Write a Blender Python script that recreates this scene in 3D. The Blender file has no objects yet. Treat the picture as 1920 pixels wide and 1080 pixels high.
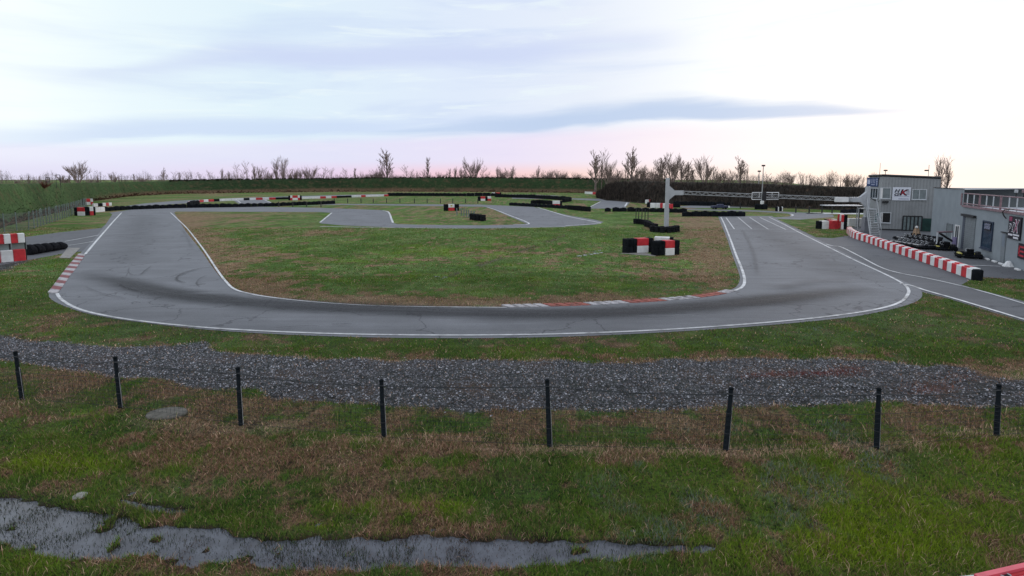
import bpy, math, random
import numpy as np
from math import radians, sin, cos, tan, pi, atan2, hypot
from mathutils import Vector, Matrix

scene = bpy.context.scene
C = scene.collection

# ------------------------------------------------------------------ camera
H = 5.5
PITCH = radians(6)
F = 1000.0                      # focal length in photo pixels (1920 wide)
cam_d = bpy.data.cameras.new('camera')
cam = bpy.data.objects.new('camera', cam_d)
C.objects.link(cam)
cam.location = (0, 0, H)
cam.rotation_euler = (pi / 2 - PITCH, 0, 0)
cam_d.sensor_width = 36.0
cam_d.lens = 36.0 * F / 1920
cam_d.shift_y = -100.0 / 1920
cam_d.clip_start = 0.1
cam_d.clip_end = 4000
scene.camera = cam

# ------------------------------------------------------------------ world (dawn sky with cloud layer)
SUN_AZ = radians(36)            # east, to the right of the view axis
SUN_EL = radians(4)
world = bpy.data.worlds.new('World')
scene.world = world
world.use_nodes = True
wn = world.node_tree
wn.nodes.clear()


class NT:
    """tiny node helper"""
    def __init__(s, tree): s.t = tree
    def n(s, kind, **kw):
        nd = s.t.nodes.new(kind)
        for k, v in kw.items():
            if k.startswith('i_'):
                key = k[2:]
                key = int(key) if key.isdigit() else key.replace('_', ' ')
                nd.inputs[key].default_value = v
            else:
                setattr(nd, k, v)
        return nd
    def l(s, a, b): s.t.links.new(a, b)
    def m(s, op, a, b=None, c=None, clamp=False):
        nd = s.t.nodes.new('ShaderNodeMath'); nd.operation = op; nd.use_clamp = clamp
        for i, v in enumerate((a, b, c)):
            if v is None: continue
            if isinstance(v, (int, float)): nd.inputs[i].default_value = v
            else: s.l(v, nd.inputs[i])
        return nd.outputs[0]
    def ramp(s, fac, stops, interp='LINEAR'):
        nd = s.t.nodes.new('ShaderNodeValToRGB'); cr = nd.color_ramp; cr.interpolation = interp
        while len(cr.elements) < len(stops): cr.elements.new(0.5)
        for e, (p, c) in zip(cr.elements, stops):
            e.position = p
            if isinstance(c, (int, float)): c = (c, c, c)
            e.color = (*c, 1) if len(c) == 3 else c
        if fac is not None: s.l(fac, nd.inputs[0])
        return nd.outputs[0]
    def mix(s, fac, a, b, mode='MIX'):
        nd = s.t.nodes.new('ShaderNodeMix'); nd.data_type = 'RGBA'; nd.blend_type = mode
        for i, v in ((0, fac), (6, a), (7, b)):
            if isinstance(v, (int, float)): nd.inputs[i].default_value = v
            elif isinstance(v, tuple): nd.inputs[i].default_value = (*v, 1) if len(v) == 3 else v
            else: s.l(v, nd.inputs[i])
        return nd.outputs[2]
    def smooth(s, x, a, b):
        nd = s.t.nodes.new('ShaderNodeMapRange'); nd.interpolation_type = 'SMOOTHSTEP'
        for i, v in enumerate((x, a, b)):
            if isinstance(v, (int, float)): nd.inputs[i].default_value = v
            else: s.l(v, nd.inputs[i])
        return nd.outputs[0]


W = NT(wn)
tc = W.n('ShaderNodeTexCoord')
sep = W.n('ShaderNodeSeparateXYZ'); W.l(tc.outputs['Generated'], sep.inputs[0])
az = W.m('ARCTAN2', sep.outputs[0], sep.outputs[1])            # radians from +Y towards +X
el = W.m('ARCSINE', sep.outputs[2])
azd = W.m('MULTIPLY', az, 180 / pi)
eld = W.m('MULTIPLY', el, 180 / pi)
azn = W.m('MULTIPLY_ADD', azd, 1 / 120, 0.5, clamp=True)      # -60..60 deg -> 0..1
def A(d): return d / 120 + 0.5
# streaky cloud noise, stretched along the horizon
cmb = W.n('ShaderNodeCombineXYZ')
W.l(W.m('MULTIPLY', azd, 0.035), cmb.inputs[0])
W.l(W.m('MULTIPLY_ADD', azd, -0.012, W.m('MULTIPLY', eld, 0.26)), cmb.inputs[1])
nz = W.n('ShaderNodeTexNoise', i_Scale=1.0, i_Detail=6.0, i_Roughness=0.55, i_Distortion=0.4)
W.l(cmb.outputs[0], nz.inputs['Vector'])
n1 = nz.outputs['Fac']
cmb2 = W.n('ShaderNodeCombineXYZ')
W.l(W.m('MULTIPLY', azd, 0.09), cmb2.inputs[0])
W.l(W.m('MULTIPLY_ADD', azd, -0.03, W.m('MULTIPLY', eld, 0.9)), cmb2.inputs[1])
nz2 = W.n('ShaderNodeTexNoise', i_Scale=1.0, i_Detail=5.0, i_Roughness=0.6, i_Distortion=0.6)
W.l(cmb2.outputs[0], nz2.inputs['Vector'])
n2 = nz2.outputs['Fac']
elw = W.m('MULTIPLY_ADD', W.m('SUBTRACT', n2, 0.5), 1.1, eld)   # wobbled elevation
base = W.ramp(azn, [(A(-60), (1.0, 1.05, 1.06)), (A(-42), (.98, 1.06, 1.08)), (A(-35), (.86, .98, 1.03)), (A(-24), (.77, .91, 1.0)), (A(-5), (.76, .85, 1.0)),
                    (A(8), (.83, .89, 1.0)), (A(20), (1.0, 1.03, 1.06)), (A(38), (1.08, 1.08, 1.08)), (A(60), (.92, .94, .97))])
# deeper blue-lavender streaks by noise on the left and middle
amt = W.ramp(azn, [(A(-60), .25), (A(-44), .2), (A(-25), .75), (A(0), .9), (A(15), .5), (A(26), .12), (A(60), .3)])
streak = W.smooth(n1, 0.46, 0.68)
col = W.mix(W.m('MULTIPLY', streak, W.m('MULTIPLY', amt, 0.75)), base, (.60, .71, .95))
gaps = W.smooth(n2, 0.52, 0.70)
col = W.mix(W.m('MULTIPLY', gaps, 0.55), col, (.88, .98, 1.0))


def band(col, bottom, top, strength, colour, soft=0.5):
    """one long cloud bank: lower and upper edge as functions of azimuth (degrees), strength by azimuth"""
    global W
    bo = W.m('MULTIPLY', W.ramp(azn, [(A(a), v / 20) for a, v in bottom], 'EASE'), 20)
    to = W.m('MULTIPLY', W.ramp(azn, [(A(a), v / 20) for a, v in top], 'EASE'), 20)
    st = W.ramp(azn, [(A(a), v) for a, v in strength], 'EASE')
    a = W.smooth(elw, W.m('SUBTRACT', bo, soft * .5), W.m('ADD', bo, soft * .5))
    mid = W.m('MULTIPLY_ADD', W.m('SUBTRACT', to, bo), 0.35, bo)
    b = W.smooth(elw, to, mid)
    return W.mix(W.m('MULTIPLY', W.m('MULTIPLY', a, b), st), col, colour)


col = band(col, [(-40, 7.8), (-24, 10.6), (-3, 11.6), (12, 12.6), (60, 12)], [(-40, 8.8), (-24, 14.0), (-3, 15), (12, 15.2), (60, 15)],
           [(-44, 0), (-36, .4), (-22, .8), (0, .75), (12, .45), (20, 0)], (.62, .70, .95), 1.6)
col = band(col, [(-44, 2.4), (-30, 3.9), (-12, 4.6), (0, 5.0), (10, 5.7), (60, 5)], [(-44, 4.6), (-30, 6.4), (-12, 6.8), (0, 7.5), (60, 7)],
           [(-50, .25), (-35, .7), (-18, .7), (-6, .5), (6, 0)], (.60, .72, .96), .7)
# low lavender-pink glow under the banks and cream right at the horizon towards the sun
lowp = W.smooth(eld, W.ramp(azn, [(A(-60), .05), (A(-40), .10), (A(0), .27), (A(14), .30), (A(40), .2)]), 0.0)
lowp = W.smooth(W.m('DIVIDE', eld, W.m('MULTIPLY', W.ramp(azn, [(A(-60), .12), (A(-40), .16), (A(-20), .22), (A(0), .27), (A(14), .31), (A(60), .3)]), 20)), 1.0, 0.72)
pink = W.ramp(azn, [(A(-60), (.84, .84, 1.0)), (A(-40), (.84, .82, 1.0)), (A(-18), (.80, .76, .98)), (A(0), (.88, .76, .96)),
                    (A(12), (.98, .84, .95)), (A(24), (1.05, .94, .98)), (A(40), (1.05, .97, .99)), (A(60), (.98, .9, .95))])
col = W.mix(W.m('MULTIPLY', lowp, .7), col, pink)
hz = W.smooth(eld, 2.1, 0.2)
hcol = W.ramp(azn, [(A(-60), (.80, .80, .95)), (A(-35), (.80, .76, .96)), (A(-18), (.86, .66, .86)), (A(-4), (.98, .62, .66)), (A(6), (1.0, .70, .64)),
                    (A(16), (1.0, .82, .76)), (A(28), (1.05, .95, .88)), (A(38), (1.1, 1.02, .95)), (A(60), (1.0, .88, .82))])
col = W.mix(W.m('MULTIPLY', hz, .9), col, hcol)
# the dark lens-shaped cloud bank over the middle and right
col = band(col, [(-16, 4.45), (0, 4.85), (8, 5.5), (14, 5.95), (28, 5.65), (36, 5.45), (60, 5)], [(-16, 4.8), (0, 7.0), (9, 8.5), (16, 8.9), (27, 7.7), (36, 6.3), (60, 5.6)],
           [(-20, 0), (-8, .55), (4, .9), (20, .9), (30, .8), (39, .15)], (.52, .65, .88), .7)
# high sky above the frame: pale blue overcast, brightened to light the ground
col = W.mix(W.smooth(eld, 17, 40), col, (.86, .93, 1.06))
col = W.mix(W.smooth(eld, -2.0, -5.0), col, (.12, .12, .12))
sky = W.n('ShaderNodeTexSky', sky_type='NISHITA', sun_disc=False, sun_elevation=SUN_EL, sun_rotation=SUN_AZ)
bg1 = W.n('ShaderNodeBackground', i_Strength=0.1); W.l(sky.outputs[0], bg1.inputs[0])
bg2 = W.n('ShaderNodeBackground', i_Strength=0.87); W.l(col, bg2.inputs[0])
mx = W.n('ShaderNodeMixShader', i_0=0.965)
W.l(bg1.outputs[0], mx.inputs[1]); W.l(bg2.outputs[0], mx.inputs[2])
wo = W.n('ShaderNodeOutputWorld'); W.l(mx.outputs[0], wo.inputs[0])

sd = bpy.data.lights.new('sun', 'SUN'); sd.energy = 0.5; sd.angle = radians(14); sd.color = (1.0, .86, .78)
sun = bpy.data.objects.new('sun', sd); C.objects.link(sun)
sdir = Vector((sin(SUN_AZ) * cos(radians(7)), cos(SUN_AZ) * cos(radians(7)), sin(radians(7))))
sun.rotation_euler = sdir.to_track_quat('Z', 'Y').to_euler()
sun.location = (40, 60, 40)

scene.view_settings.view_transform = 'Standard'
scene.view_settings.look = 'None'
scene.view_settings.exposure = 0.2
scene.view_settings.gamma = 1.0
scene.render.engine = 'CYCLES'
scene.cycles.max_bounces = 5
scene.cycles.transparent_max_bounces = 12

# ------------------------------------------------------------------ pixel of the photograph -> ground point
CT, ST = cos(PITCH), sin(PITCH)
def ray(px, py):
    x = (px - 960) / F; y = -(py - 440) / F
    return x, CT + ST * y, -ST + CT * y
def G(px, py, z=0.0):
    X, Y, Z = ray(px, py); s = (z - H) / Z
    return Vector((X * s, Y * s, z))
def atY(px, py, Yd):
    X, Y, Z = ray(px, py); s = Yd / Y
    return Vector((X * s, Yd, H + Z * s))
def project(x, y, z=0.0):
    dz = z - H
    fwd = y * CT - dz * ST
    up = y * ST + dz * CT
    fwd = np.maximum(fwd, 0.01)
    return 960 + F * x / fwd, 440 - F * up / fwd

# ------------------------------------------------------------------ numpy noise
def _h(ix, iy, seed):
    n = (ix.astype(np.int64) * 374761393 + iy.astype(np.int64) * 668265263 + seed * 982451653) & 0xFFFFFFFF
    n = ((n ^ (n >> 13)) * 1274126177) & 0xFFFFFFFF
    return ((n ^ (n >> 16)) & 0xFFFFFF) / float(0xFFFFFF)
def vnoise(x, y, scale, seed=0):
    x = x / scale; y = y / scale
    ix = np.floor(x); iy = np.floor(y); fx = x - ix; fy = y - iy
    fx = fx * fx * (3 - 2 * fx); fy = fy * fy * (3 - 2 * fy)
    a = _h(ix, iy, seed); b = _h(ix + 1, iy, seed); c = _h(ix, iy + 1, seed); d = _h(ix + 1, iy + 1, seed)
    return (a * (1 - fx) + b * fx) * (1 - fy) + (c * (1 - fx) + d * fx) * fy
def fbm(x, y, scale, octv=4, seed=0):
    s = 0; a = 1; t = 0
    for i in range(octv):
        s = s + a * vnoise(x, y, scale / 2 ** i, seed + i * 17); t += a; a *= .55
    return s / t
def sstep(a, b, x):
    t = np.clip((x - a) / (b - a), 0, 1); return t * t * (3 - 2 * t)
def inpoly(px, py, poly):
    r = np.zeros(px.shape, bool); n = len(poly); j = n - 1
    for i in range(n):
        xi, yi = poly[i]; xj, yj = poly[j]
        if yi != yj:
            r ^= ((yi > py) != (yj > py)) & (px < (xj - xi) * (py - yi) / (yj - yi) + xi)
        j = i
    return r

# ------------------------------------------------------------------ materials
MATS = {}
def mat(name, color, rough=.75, var=.12, scale=6.0, bump=0.0, metal=0.0, spec=.3, grime=0.0):
    if name in MATS: return MATS[name]
    m = bpy.data.materials.new(name); m.use_nodes = True
    t = NT(m.node_tree); t.t.nodes.clear()
    o = t.n('ShaderNodeOutputMaterial'); p = t.n('ShaderNodeBsdfPrincipled')
    g = t.n('ShaderNodeNewGeometry')
    nz = t.n('ShaderNodeTexNoise', i_Scale=scale, i_Detail=5.0, i_Roughness=.6)
    t.l(g.outputs['Position'], nz.inputs['Vector'])
    f = t.smooth(nz.outputs['Fac'], .3, .7)
    dark = tuple(c * (1 - var) for c in color); lite = tuple(min(1, c * (1 + var)) for c in color)
    c = t.mix(f, dark, lite)
    if grime:
        n2 = t.n('ShaderNodeTexNoise', i_Scale=scale * .27, i_Detail=6.0, i_Roughness=.7)
        t.l(g.outputs['Position'], n2.inputs['Vector'])
        c = t.mix(t.m('MULTIPLY', t.smooth(n2.outputs['Fac'], .48, .7), grime), c, (.06, .055, .05))
    t.l(c, p.inputs['Base Color'])
    p.inputs['Roughness'].default_value = rough; p.inputs['Metallic'].default_value = metal
    p.inputs['Specular IOR Level'].default_value = spec
    if bump:
        b = t.n('ShaderNodeBump', i_Strength=bump, i_Distance=.02)
        t.l(nz.outputs['Fac'], b.inputs['Height']); t.l(b.outputs[0], p.inputs['Normal'])
    t.l(p.outputs[0], o.inputs[0])
    MATS[name] = m; return m

M_red = mat('red_plastic', (.50, .03, .04), .55, .22, 2.0, grime=.25)
M_white = mat('white_plastic', (.72, .73, .74), .55, .08, 2.0, grime=.22)
M_tyre = mat('tyre_rubber', (.014, .015, .018), .95, .45, 9.0, .4, spec=.06)
M_belt = mat('black_belt', (.010, .012, .015), .9, .4, 3.0, spec=.06)
M_post = mat('black_post', (.008, .011, .014), .9, .3, 20.0, spec=.08)
M_paint = mat('white_paint', (.60, .61, .62), .7, .2, 3.0, grime=.7)
M_conc = mat('concrete', (.26, .25, .235), .9, .25, 5.0, .3, grime=.25)
M_metal = mat('pale_grey_steel', (.40, .42, .45), .5, .10, 2.0, grime=.12)
M_truss = mat('galvanised_steel', (.30, .31, .32), .45, .15, 5.0)
M_dark = mat('dark_metal', (.02, .021, .024), .5, .3, 8.0)
M_green = mat('green_grey_post', (.13, .17, .165), .6, .3, 4.0)
M_glass = mat('dark_glass', (.035, .05, .065), .12, .4, 1.5, spec=.6)
M_clad = mat('grey_cladding', (.275, .29, .305), .6, .06, 1.2, grime=.15)
M_wall = mat('blue_grey_render', (.265, .30, .33), .85, .07, .9, .1, grime=.10)
M_roof = mat('roof_membrane', (.36, .38, .42), .8, .1, 1.0, grime=.2)
M_maroon = mat('faded_red_paint', (.25, .16, .18), .6, .25, 4.0)
M_trim = mat('white_trim', (.48, .51, .55), .6, .08, 3.0)
M_shut = mat('grey_shutter', (.20, .225, .245), .6, .1, 3.0)
M_wood = mat('tan_canvas', (.36, .25, .17), .85, .25, 5.0, .3)
M_yel = mat('yellow_plastic', (.45, .40, .10), .5, .25, 6.0)
M_bark = mat('bare_bark', (.15, .12, .11), .9, .35, 1.5)
M_twig = mat('bare_twigs', (.27, .21, .195), .95, .3, .6)
M_navy = mat('navy_sign', (.02, .045, .13), .5, .2, 6.0)
M_pod = mat('kart_bodywork', (.02, .022, .03), .4, .3, 5.0)
M_wire = mat('fence_wire', (.02, .024, .028), .5, .2, 4.0)

# ------------------------------------------------------------------ mesh builder
class MB:
    def __init__(s): s.v = []; s.f = []
    def add(s, vs, fs):
        b = len(s.v); s.v += [tuple(v) for v in vs]; s.f += [tuple(i + b for i in f) for f in fs]; return s
    def box(s, c, size, rz=0.0, M=None):
        x, y, z = size[0] / 2, size[1] / 2, size[2] / 2
        vs = [Vector(p) for p in ((-x, -y, -z), (x, -y, -z), (x, y, -z), (-x, y, -z), (-x, -y, z), (x, -y, z), (x, y, z), (-x, y, z))]
        R = M if M is not None else Matrix.Rotation(rz, 3, 'Z')
        vs = [R @ v + Vector(c) for v in vs]
        return s.add(vs, [(0, 3, 2, 1), (4, 5, 6, 7), (0, 1, 5, 4), (1, 2, 6, 5), (2, 3, 7, 6), (3, 0, 4, 7)])
    def cbox(s, c, size, rz=0.0, b=.03):
        """box with chamfered vertical and top edges"""
        x, y = size[0] / 2, size[1] / 2; z0, z1 = -size[2] / 2, size[2] / 2
        b = min(b, x * .4, y * .4)
        def ring(k, z): return [(x - b - k * 0, -y + k, z), (x - k, -y + b, z), (x - k, y - b, z), (x - b, y - k, z), (-x + b, y - k, z), (-x + k, y - b, z), (-x + k, -y + b, z), (-x + b, -y + k, z)]
        R = Matrix.Rotation(rz, 3, 'Z')
        vs = [R @ Vector(p) + Vector(c) for p in ring(0, z0) + ring(0, z1 - b) + ring(b * .9, z1)]
        fs = [tuple(range(7, -1, -1)), tuple(range(16, 24))]
        for k in range(2):
            for i in range(8):
                j = (i + 1) % 8; fs.append((k * 8 + i, k * 8 + j, k * 8 + 8 + j, k * 8 + 8 + i))
        return s.add(vs, fs)
    def prism(s, poly, z0, z1):
        n = len(poly)
        z1s = z1 if isinstance(z1, (list, tuple)) else [z1] * n
        vs = [(p[0], p[1], z0) for p in poly] + [(p[0], p[1], z) for p, z in zip(poly, z1s)]
        return s.add(vs, [tuple(range(n - 1, -1, -1)), tuple(range(n, 2 * n))] + [(i, (i + 1) % n, n + (i + 1) % n, n + i) for i in range(n)])
    def tube(s, pts, r, n=6, r1=None, cap=True):
        pts = [Vector(p) for p in pts]; k = len(pts); vs = []
        for i, p in enumerate(pts):
            d = (pts[min(i + 1, k - 1)] - pts[max(i - 1, 0)])
            d = d.normalized() if d.length > 1e-9 else Vector((0, 0, 1))
            a = Vector((0, 0, 1)) if abs(d.z) < .9 else Vector((1, 0, 0))
            u = d.cross(a).normalized(); w = d.cross(u)
            rr = r if r1 is None else r + (r1 - r) * i / max(1, k - 1)
            vs += [p + (u * cos(2 * pi * j / n) + w * sin(2 * pi * j / n)) * rr for j in range(n)]
        fs = [(i * n + j, i * n + (j + 1) % n, (i + 1) * n + (j + 1) % n, (i + 1) * n + j) for i in range(k - 1) for j in range(n)]
        if cap: fs += [tuple(range(n)), tuple(range((k - 1) * n, k * n))]
        return s.add(vs, fs)
    def torus(s, c, R, r, n=16, m=6, M=None):
        M = M or Matrix.Identity(3); vs = []
        for i in range(n):
            a = 2 * pi * i / n
            for j in range(m):
                b = 2 * pi * j / m
                vs.append(M @ Vector(((R + r * cos(b)) * cos(a), (R + r * cos(b)) * sin(a), r * sin(b))) + Vector(c))
        return s.add(vs, [(i * m + j, ((i + 1) % n) * m + j, ((i + 1) % n) * m + (j + 1) % m, i * m + (j + 1) % m) for i in range(n) for j in range(m)])
    def lathe(s, c, prof, n=12, M=None):
        M = M or Matrix.Identity(3); vs = []
        for (r, z) in prof:
            vs += [M @ Vector((r * cos(2 * pi * j / n), r * sin(2 * pi * j / n), z)) + Vector(c) for j in range(n)]
        k = len(prof)
        return s.add(vs, [(i * n + j, i * n + (j + 1) % n, (i + 1) * n + (j + 1) % n, (i + 1) * n + j) for i in range(k - 1) for j in range(n)] + [tuple(range(n - 1, -1, -1)), tuple(range((k - 1) * n, k * n))])
    def build(s, name, m, parent=None, smooth=False):
        off = Vector((0, 0, 0))
        p = parent
        while p is not None: off += p.location; p = p.parent
        me = bpy.data.meshes.new(name)
        me.from_pydata([tuple(Vector(v) - off) for v in s.v], [], s.f); me.update()
        if m is not None: me.materials.append(m)
        if smooth:
            for q in me.polygons: q.use_smooth = True
        o = bpy.data.objects.new(name, me); C.objects.link(o)
        if parent is not None: o.parent = parent
        return o

def tag(o, label=None, cat=None, group=None, kind=None):
    if label: o['label'] = label
    if cat: o['category'] = cat
    if group: o['group'] = group
    if kind: o['kind'] = kind
    return o
def thing(name, loc, label, cat, group=None):
    o = bpy.data.objects.new(name, None); C.objects.link(o); o.location = loc; o.empty_display_size = .3
    return tag(o, label, cat, group, 'thing')
def copy_tree(o, parent=None):
    c = o.copy(); C.objects.link(c); c.parent = parent
    for ch in list(o.children): copy_tree(ch, c)
    return c
def npmesh(name, verts, tris, m, cols=None, nside=3):
    me = bpy.data.meshes.new(name)
    nv, nf = len(verts), len(tris)
    me.vertices.add(nv); me.vertices.foreach_set('co', np.asarray(verts, np.float32).ravel())
    me.loops.add(nf * nside); me.loops.foreach_set('vertex_index', np.asarray(tris, np.int32).ravel())
    me.polygons.add(nf); me.polygons.foreach_set('loop_start', np.arange(0, nf * nside, nside, dtype=np.int32))
    me.update(calc_edges=True)
    if cols is not None:
        a = me.color_attributes.new('cov', 'FLOAT_COLOR', 'POINT')
        c4 = np.ones((nv, 4), np.float32); c4[:, :3] = cols
        a.data.foreach_set('color', c4.ravel())
    me.materials.append(m)
    o = bpy.data.objects.new(name, me); C.objects.link(o); return o

# ------------------------------------------------------------------ ground cover fields (defined on the plan of the site)
PUDDLE = [(-120, 925), (60, 932), (130, 948), (220, 962), (300, 982), (400, 988), (500, 1004), (620, 1000), (800, 998), (1000, 1011), (1180, 1018), (1300, 1026), (1400, 1036), (1300, 1043),
          (1150, 1048), (1000, 1060), (800, 1072), (620, 1060), (500, 1060), (380, 1050), (250, 1040), (150, 1046), (60, 1018), (-120, 1000)]
PUDDLE2 = [(205, 938), (280, 943), (350, 950), (372, 958), (310, 962), (230, 952)]
GRAVEL = [(-300, 600), (0, 630), (60, 640), (130, 645), (220, 650), (330, 648), (385, 643), (410, 655), (470, 662), (560, 668), (650, 674), (760, 676), (900, 680), (1000, 676),
          (1100, 676), (1280, 676), (1400, 671), (1560, 674), (1700, 680), (1800, 690), (1860, 706), (2200, 730), (2200, 775), (1870, 765), (1780, 758), (1640, 758), (1500, 760), (1400, 757),
          (1280, 770), (1150, 775), (1020, 770), (900, 776), (850, 776), (770, 765), (640, 755), (560, 748), (470, 733), (400, 727), (300, 712), (230, 704), (160, 699), (100, 690), (40, 681), (0, 676), (-300, 650)]
GRAVEL2 = [(-200, 487), (60, 484), (20, 505), (-200, 530)]
# x, y, rx, ry, amount  (positive = dry brown, negative = green)
DRY = [(345, 420, 40, 30, .5), (390, 470, 45, 40, .5), (430, 520, 60, 30, .5), (500, 545, 90, 22, .4), (640, 562, 200, 14, .55), (900, 568, 260, 9, .6), (1150, 560, 200, 10, .4),
       (560, 500, 120, 20, .12), (620, 437, 70, 6, .4), (440, 408, 140, 10, .3), (900, 402, 60, 12, .35), (960, 410, 30, 10, .3), (1345, 500, 45, 45, .55), (1320, 430, 50, 40, .45), (1290, 412, 60, 10, .3), (1180, 500, 60, 14, .28),
       (1100, 545, 60, 10, .25), (820, 490, 80, 10, .15), (1340, 545, 50, 9, .4), (520, 478, 70, 10, .35), (1290, 480, 60, 14, .3),
       (60, 605, 110, 12, .55), (110, 655, 120, 9, .8), (320, 640, 60, 8, .1),
       (60, 700, 140, 22, .55), (200, 720, 180, 22, .6), (340, 745, 160, 25, .45), (460, 800, 240, 45, .5), (640, 850, 260, 50, .5), (330, 860, 180, 45, .42), (560, 930, 220, 34, .35), (180, 850, 70, 50, .15),
       (250, 910, 260, 26, .5), (40, 780, 160, 18, .45), (780, 780, 110, 22, .45), (1050, 800, 180, 20, .45), (1230, 785, 160, 22, .45), (1480, 790, 160, 24, .5), (1700, 790, 160, 22, .5), (1830, 780, 120, 14, .45),
       (1380, 855, 260, 12, .4), (900, 845, 300, 12, .35), (1750, 835, 160, 10, .4), (1060, 1030, 200, 14, .6), (900, 990, 200, 12, .35), (1330, 925, 100, 18, .35), (300, 1060, 260, 20, .45), (700, 1075, 300, 12, .4),
       (1860, 640, 60, 8, .4), (1650, 664, 60, 6, .4), (1500, 668, 60, 6, .5), (1860, 690, 70, 8, .5), (1830, 600, 80, 9, .25), (720, 680, 110, 8, .9), (820, 690, 110, 9, .8), (200, 400, 20, 8, .2), (1530, 430, 60, 10, .2),
       (500, 358, 500, 2.5, .6), (1380, 412, 30, 5, .4), (1870, 533, 60, 10, .1), (1560, 407, 80, 3, .4), (1230, 385, 120, 3, .4), (1060, 385, 40, 3, .3),
       (400, 600, 300, 12, -.4), (640, 650, 400, 12, -.5), (1400, 640, 300, 22, -.5), (1750, 620, 200, 40, -.4), (860, 800, 80, 18, -.45), (520, 800, 20, 10, -.2),
       (1200, 890, 260, 40, -.45), (1700, 950, 260, 110, -.6), (90, 870, 120, 34, -.7), (160, 775, 50, 10, -.5), (800, 950, 130, 24, -.5), (560, 905, 90, 16, -.35), (930, 920, 160, 30, -.3),
       (1450, 1040, 300, 40, -.5), (60, 1060, 100, 30, -.45), (680, 470, 140, 20, -.3), (800, 520, 220, 22, -.4), (1000, 530, 160, 16, -.3), (640, 405, 50, 14, -.3), (540, 412, 60, 8, -.25),
       (900, 440, 200, 10, -.4), (1100, 440, 80, 20, -.35), (1160, 410, 60, 14, -.4), (100, 540, 90, 40, -.25)]
LUSH = [(90, 870, 110, 26, .8), (160, 775, 40, 8, .7), (800, 950, 110, 16, .6), (640, 955, 60, 10, .5), (1700, 960, 240, 100, .65), (1450, 900, 80, 20, .35), (1500, 1040, 260, 40, .5), (600, 985, 40, 10, .8), (1850, 860, 80, 40, .4), (1880, 950, 60, 60, .3),
        (760, 410, 60, 10, .2), (850, 470, 120, 8, .35), (60, 1060, 90, 26, .4), (1180, 560, 60, 5, .2), (520, 800, 60, 10, .25), (900, 790, 80, 12, -.2), (1700, 780, 120, 12, .2)]
STRAW = [(300, 790, 60, 12, .5), (480, 800, 80, 10, .6), (760, 826, 160, 8, .6), (1050, 842, 200, 7, .8), (1400, 850, 180, 9, .8), (1650, 836, 120, 8, .7), (1850, 815, 100, 8, .6), (130, 655, 110, 8, .6), (760, 684, 150, 8, .7), (90, 755, 90, 7, .4), (600, 560, 200, 6, .3), (950, 572, 200, 4, .4), (1890, 705, 60, 14, .6)]

def blobs(px, py, L):
    s = np.zeros_like(px)
    for (x, y, rx, ry, a) in L: s += a * np.exp(-(((px - x) / rx) ** 2 + ((py - y) / ry) ** 2) * .9)
    return s
def softpoly(px, py, poly, r):
    s = np.zeros_like(px); k = 0
    for i in range(8):
        a = i * pi / 4; s += inpoly(px + r * cos(a), py + r * .5 * sin(a), poly); k += 1
    return s / k
def fields(x, y):
    """wetness of the puddle, amount of gravel, cover colour at plan positions"""
    px, py = project(x, y)
    j1 = (fbm(x, y, 1.2, 4, 3) - .5); j2 = (fbm(x, y, 1.2, 4, 77) - .5)
    sc = np.clip(300 / np.maximum(np.hypot(x, y), 5), 2, 45)
    wx, wy = px + j1 * sc * 3, py + j2 * sc * 1.2
    wet = np.maximum(softpoly(wx, wy, PUDDLE, 10), softpoly(wx, wy, PUDDLE2, 5))
    grv = np.maximum(softpoly(wx, wy, GRAVEL, 4), softpoly(wx, wy, GRAVEL2, 4)) 
    n = fbm(x, y, 3.0, 5, 11); nf = fbm(x, y, .35, 3, 31); nb = fbm(x, y, 14., 3, 51)
    n1m = fbm(x, y, .9, 4, 131)
    d = .24 + (n - .5) * .9 + (nb - .5) * .4 + blobs(px, py, DRY) * (.56 + .6 * (py < 600)) + (nf - .5) * 1.3 + (n1m - .5) * 1.8
    dry = sstep(.30, .74, d)
    lush = np.clip(blobs(px, py, LUSH) + (fbm(x, y, 1.6, 3, 91) - .5) * .9, 0, 1)
    straw = np.clip(blobs(px, py, STRAW) + (vnoise(x, y, .5, 5) - .6) * .25, 0, 1)
    return px, py, wet, grv, dry, lush, straw
GREEN_A = np.array((.055, .120, .016)); GREEN_B = np.array((.105, .180, .045)); LUSHC = np.array((.170, .265, .018)); GREYG = np.array((.15, .20, .16))
DRYC = np.array((.262, .160, .104)); STRAWC = np.array((.46, .34, .235)); MUD = np.array((.045, .035, .027)); GRVC = np.array((.066, .068, .075))
def cover(x, y, f=None):
    px, py, wet, grv, dry, lush, straw = f or fields(x, y)
    t = sstep(.35, .65, fbm(x, y, 2.2, 3, 41))[:, None]
    c = GREEN_A * (1 - t) + GREEN_B * t
    c = c + (LUSHC - c) * lush[:, None]
    c = c + (DRYC - c) * (dry * .82)[:, None]
    c = c + (STRAWC - c) * straw[:, None] * .8
    dd = np.abs((py - 515) - (px - 850) * (-70 / 200.)) ; rut = np.exp(-(dd / 3.2) ** 2) * ((px > 840) & (px < 1060)) * (vnoise(x, y, 1.3, 8) > .35)
    c = c + (np.array((.09, .065, .055)) - c) * rut[:, None] * .8
    return c

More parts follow.
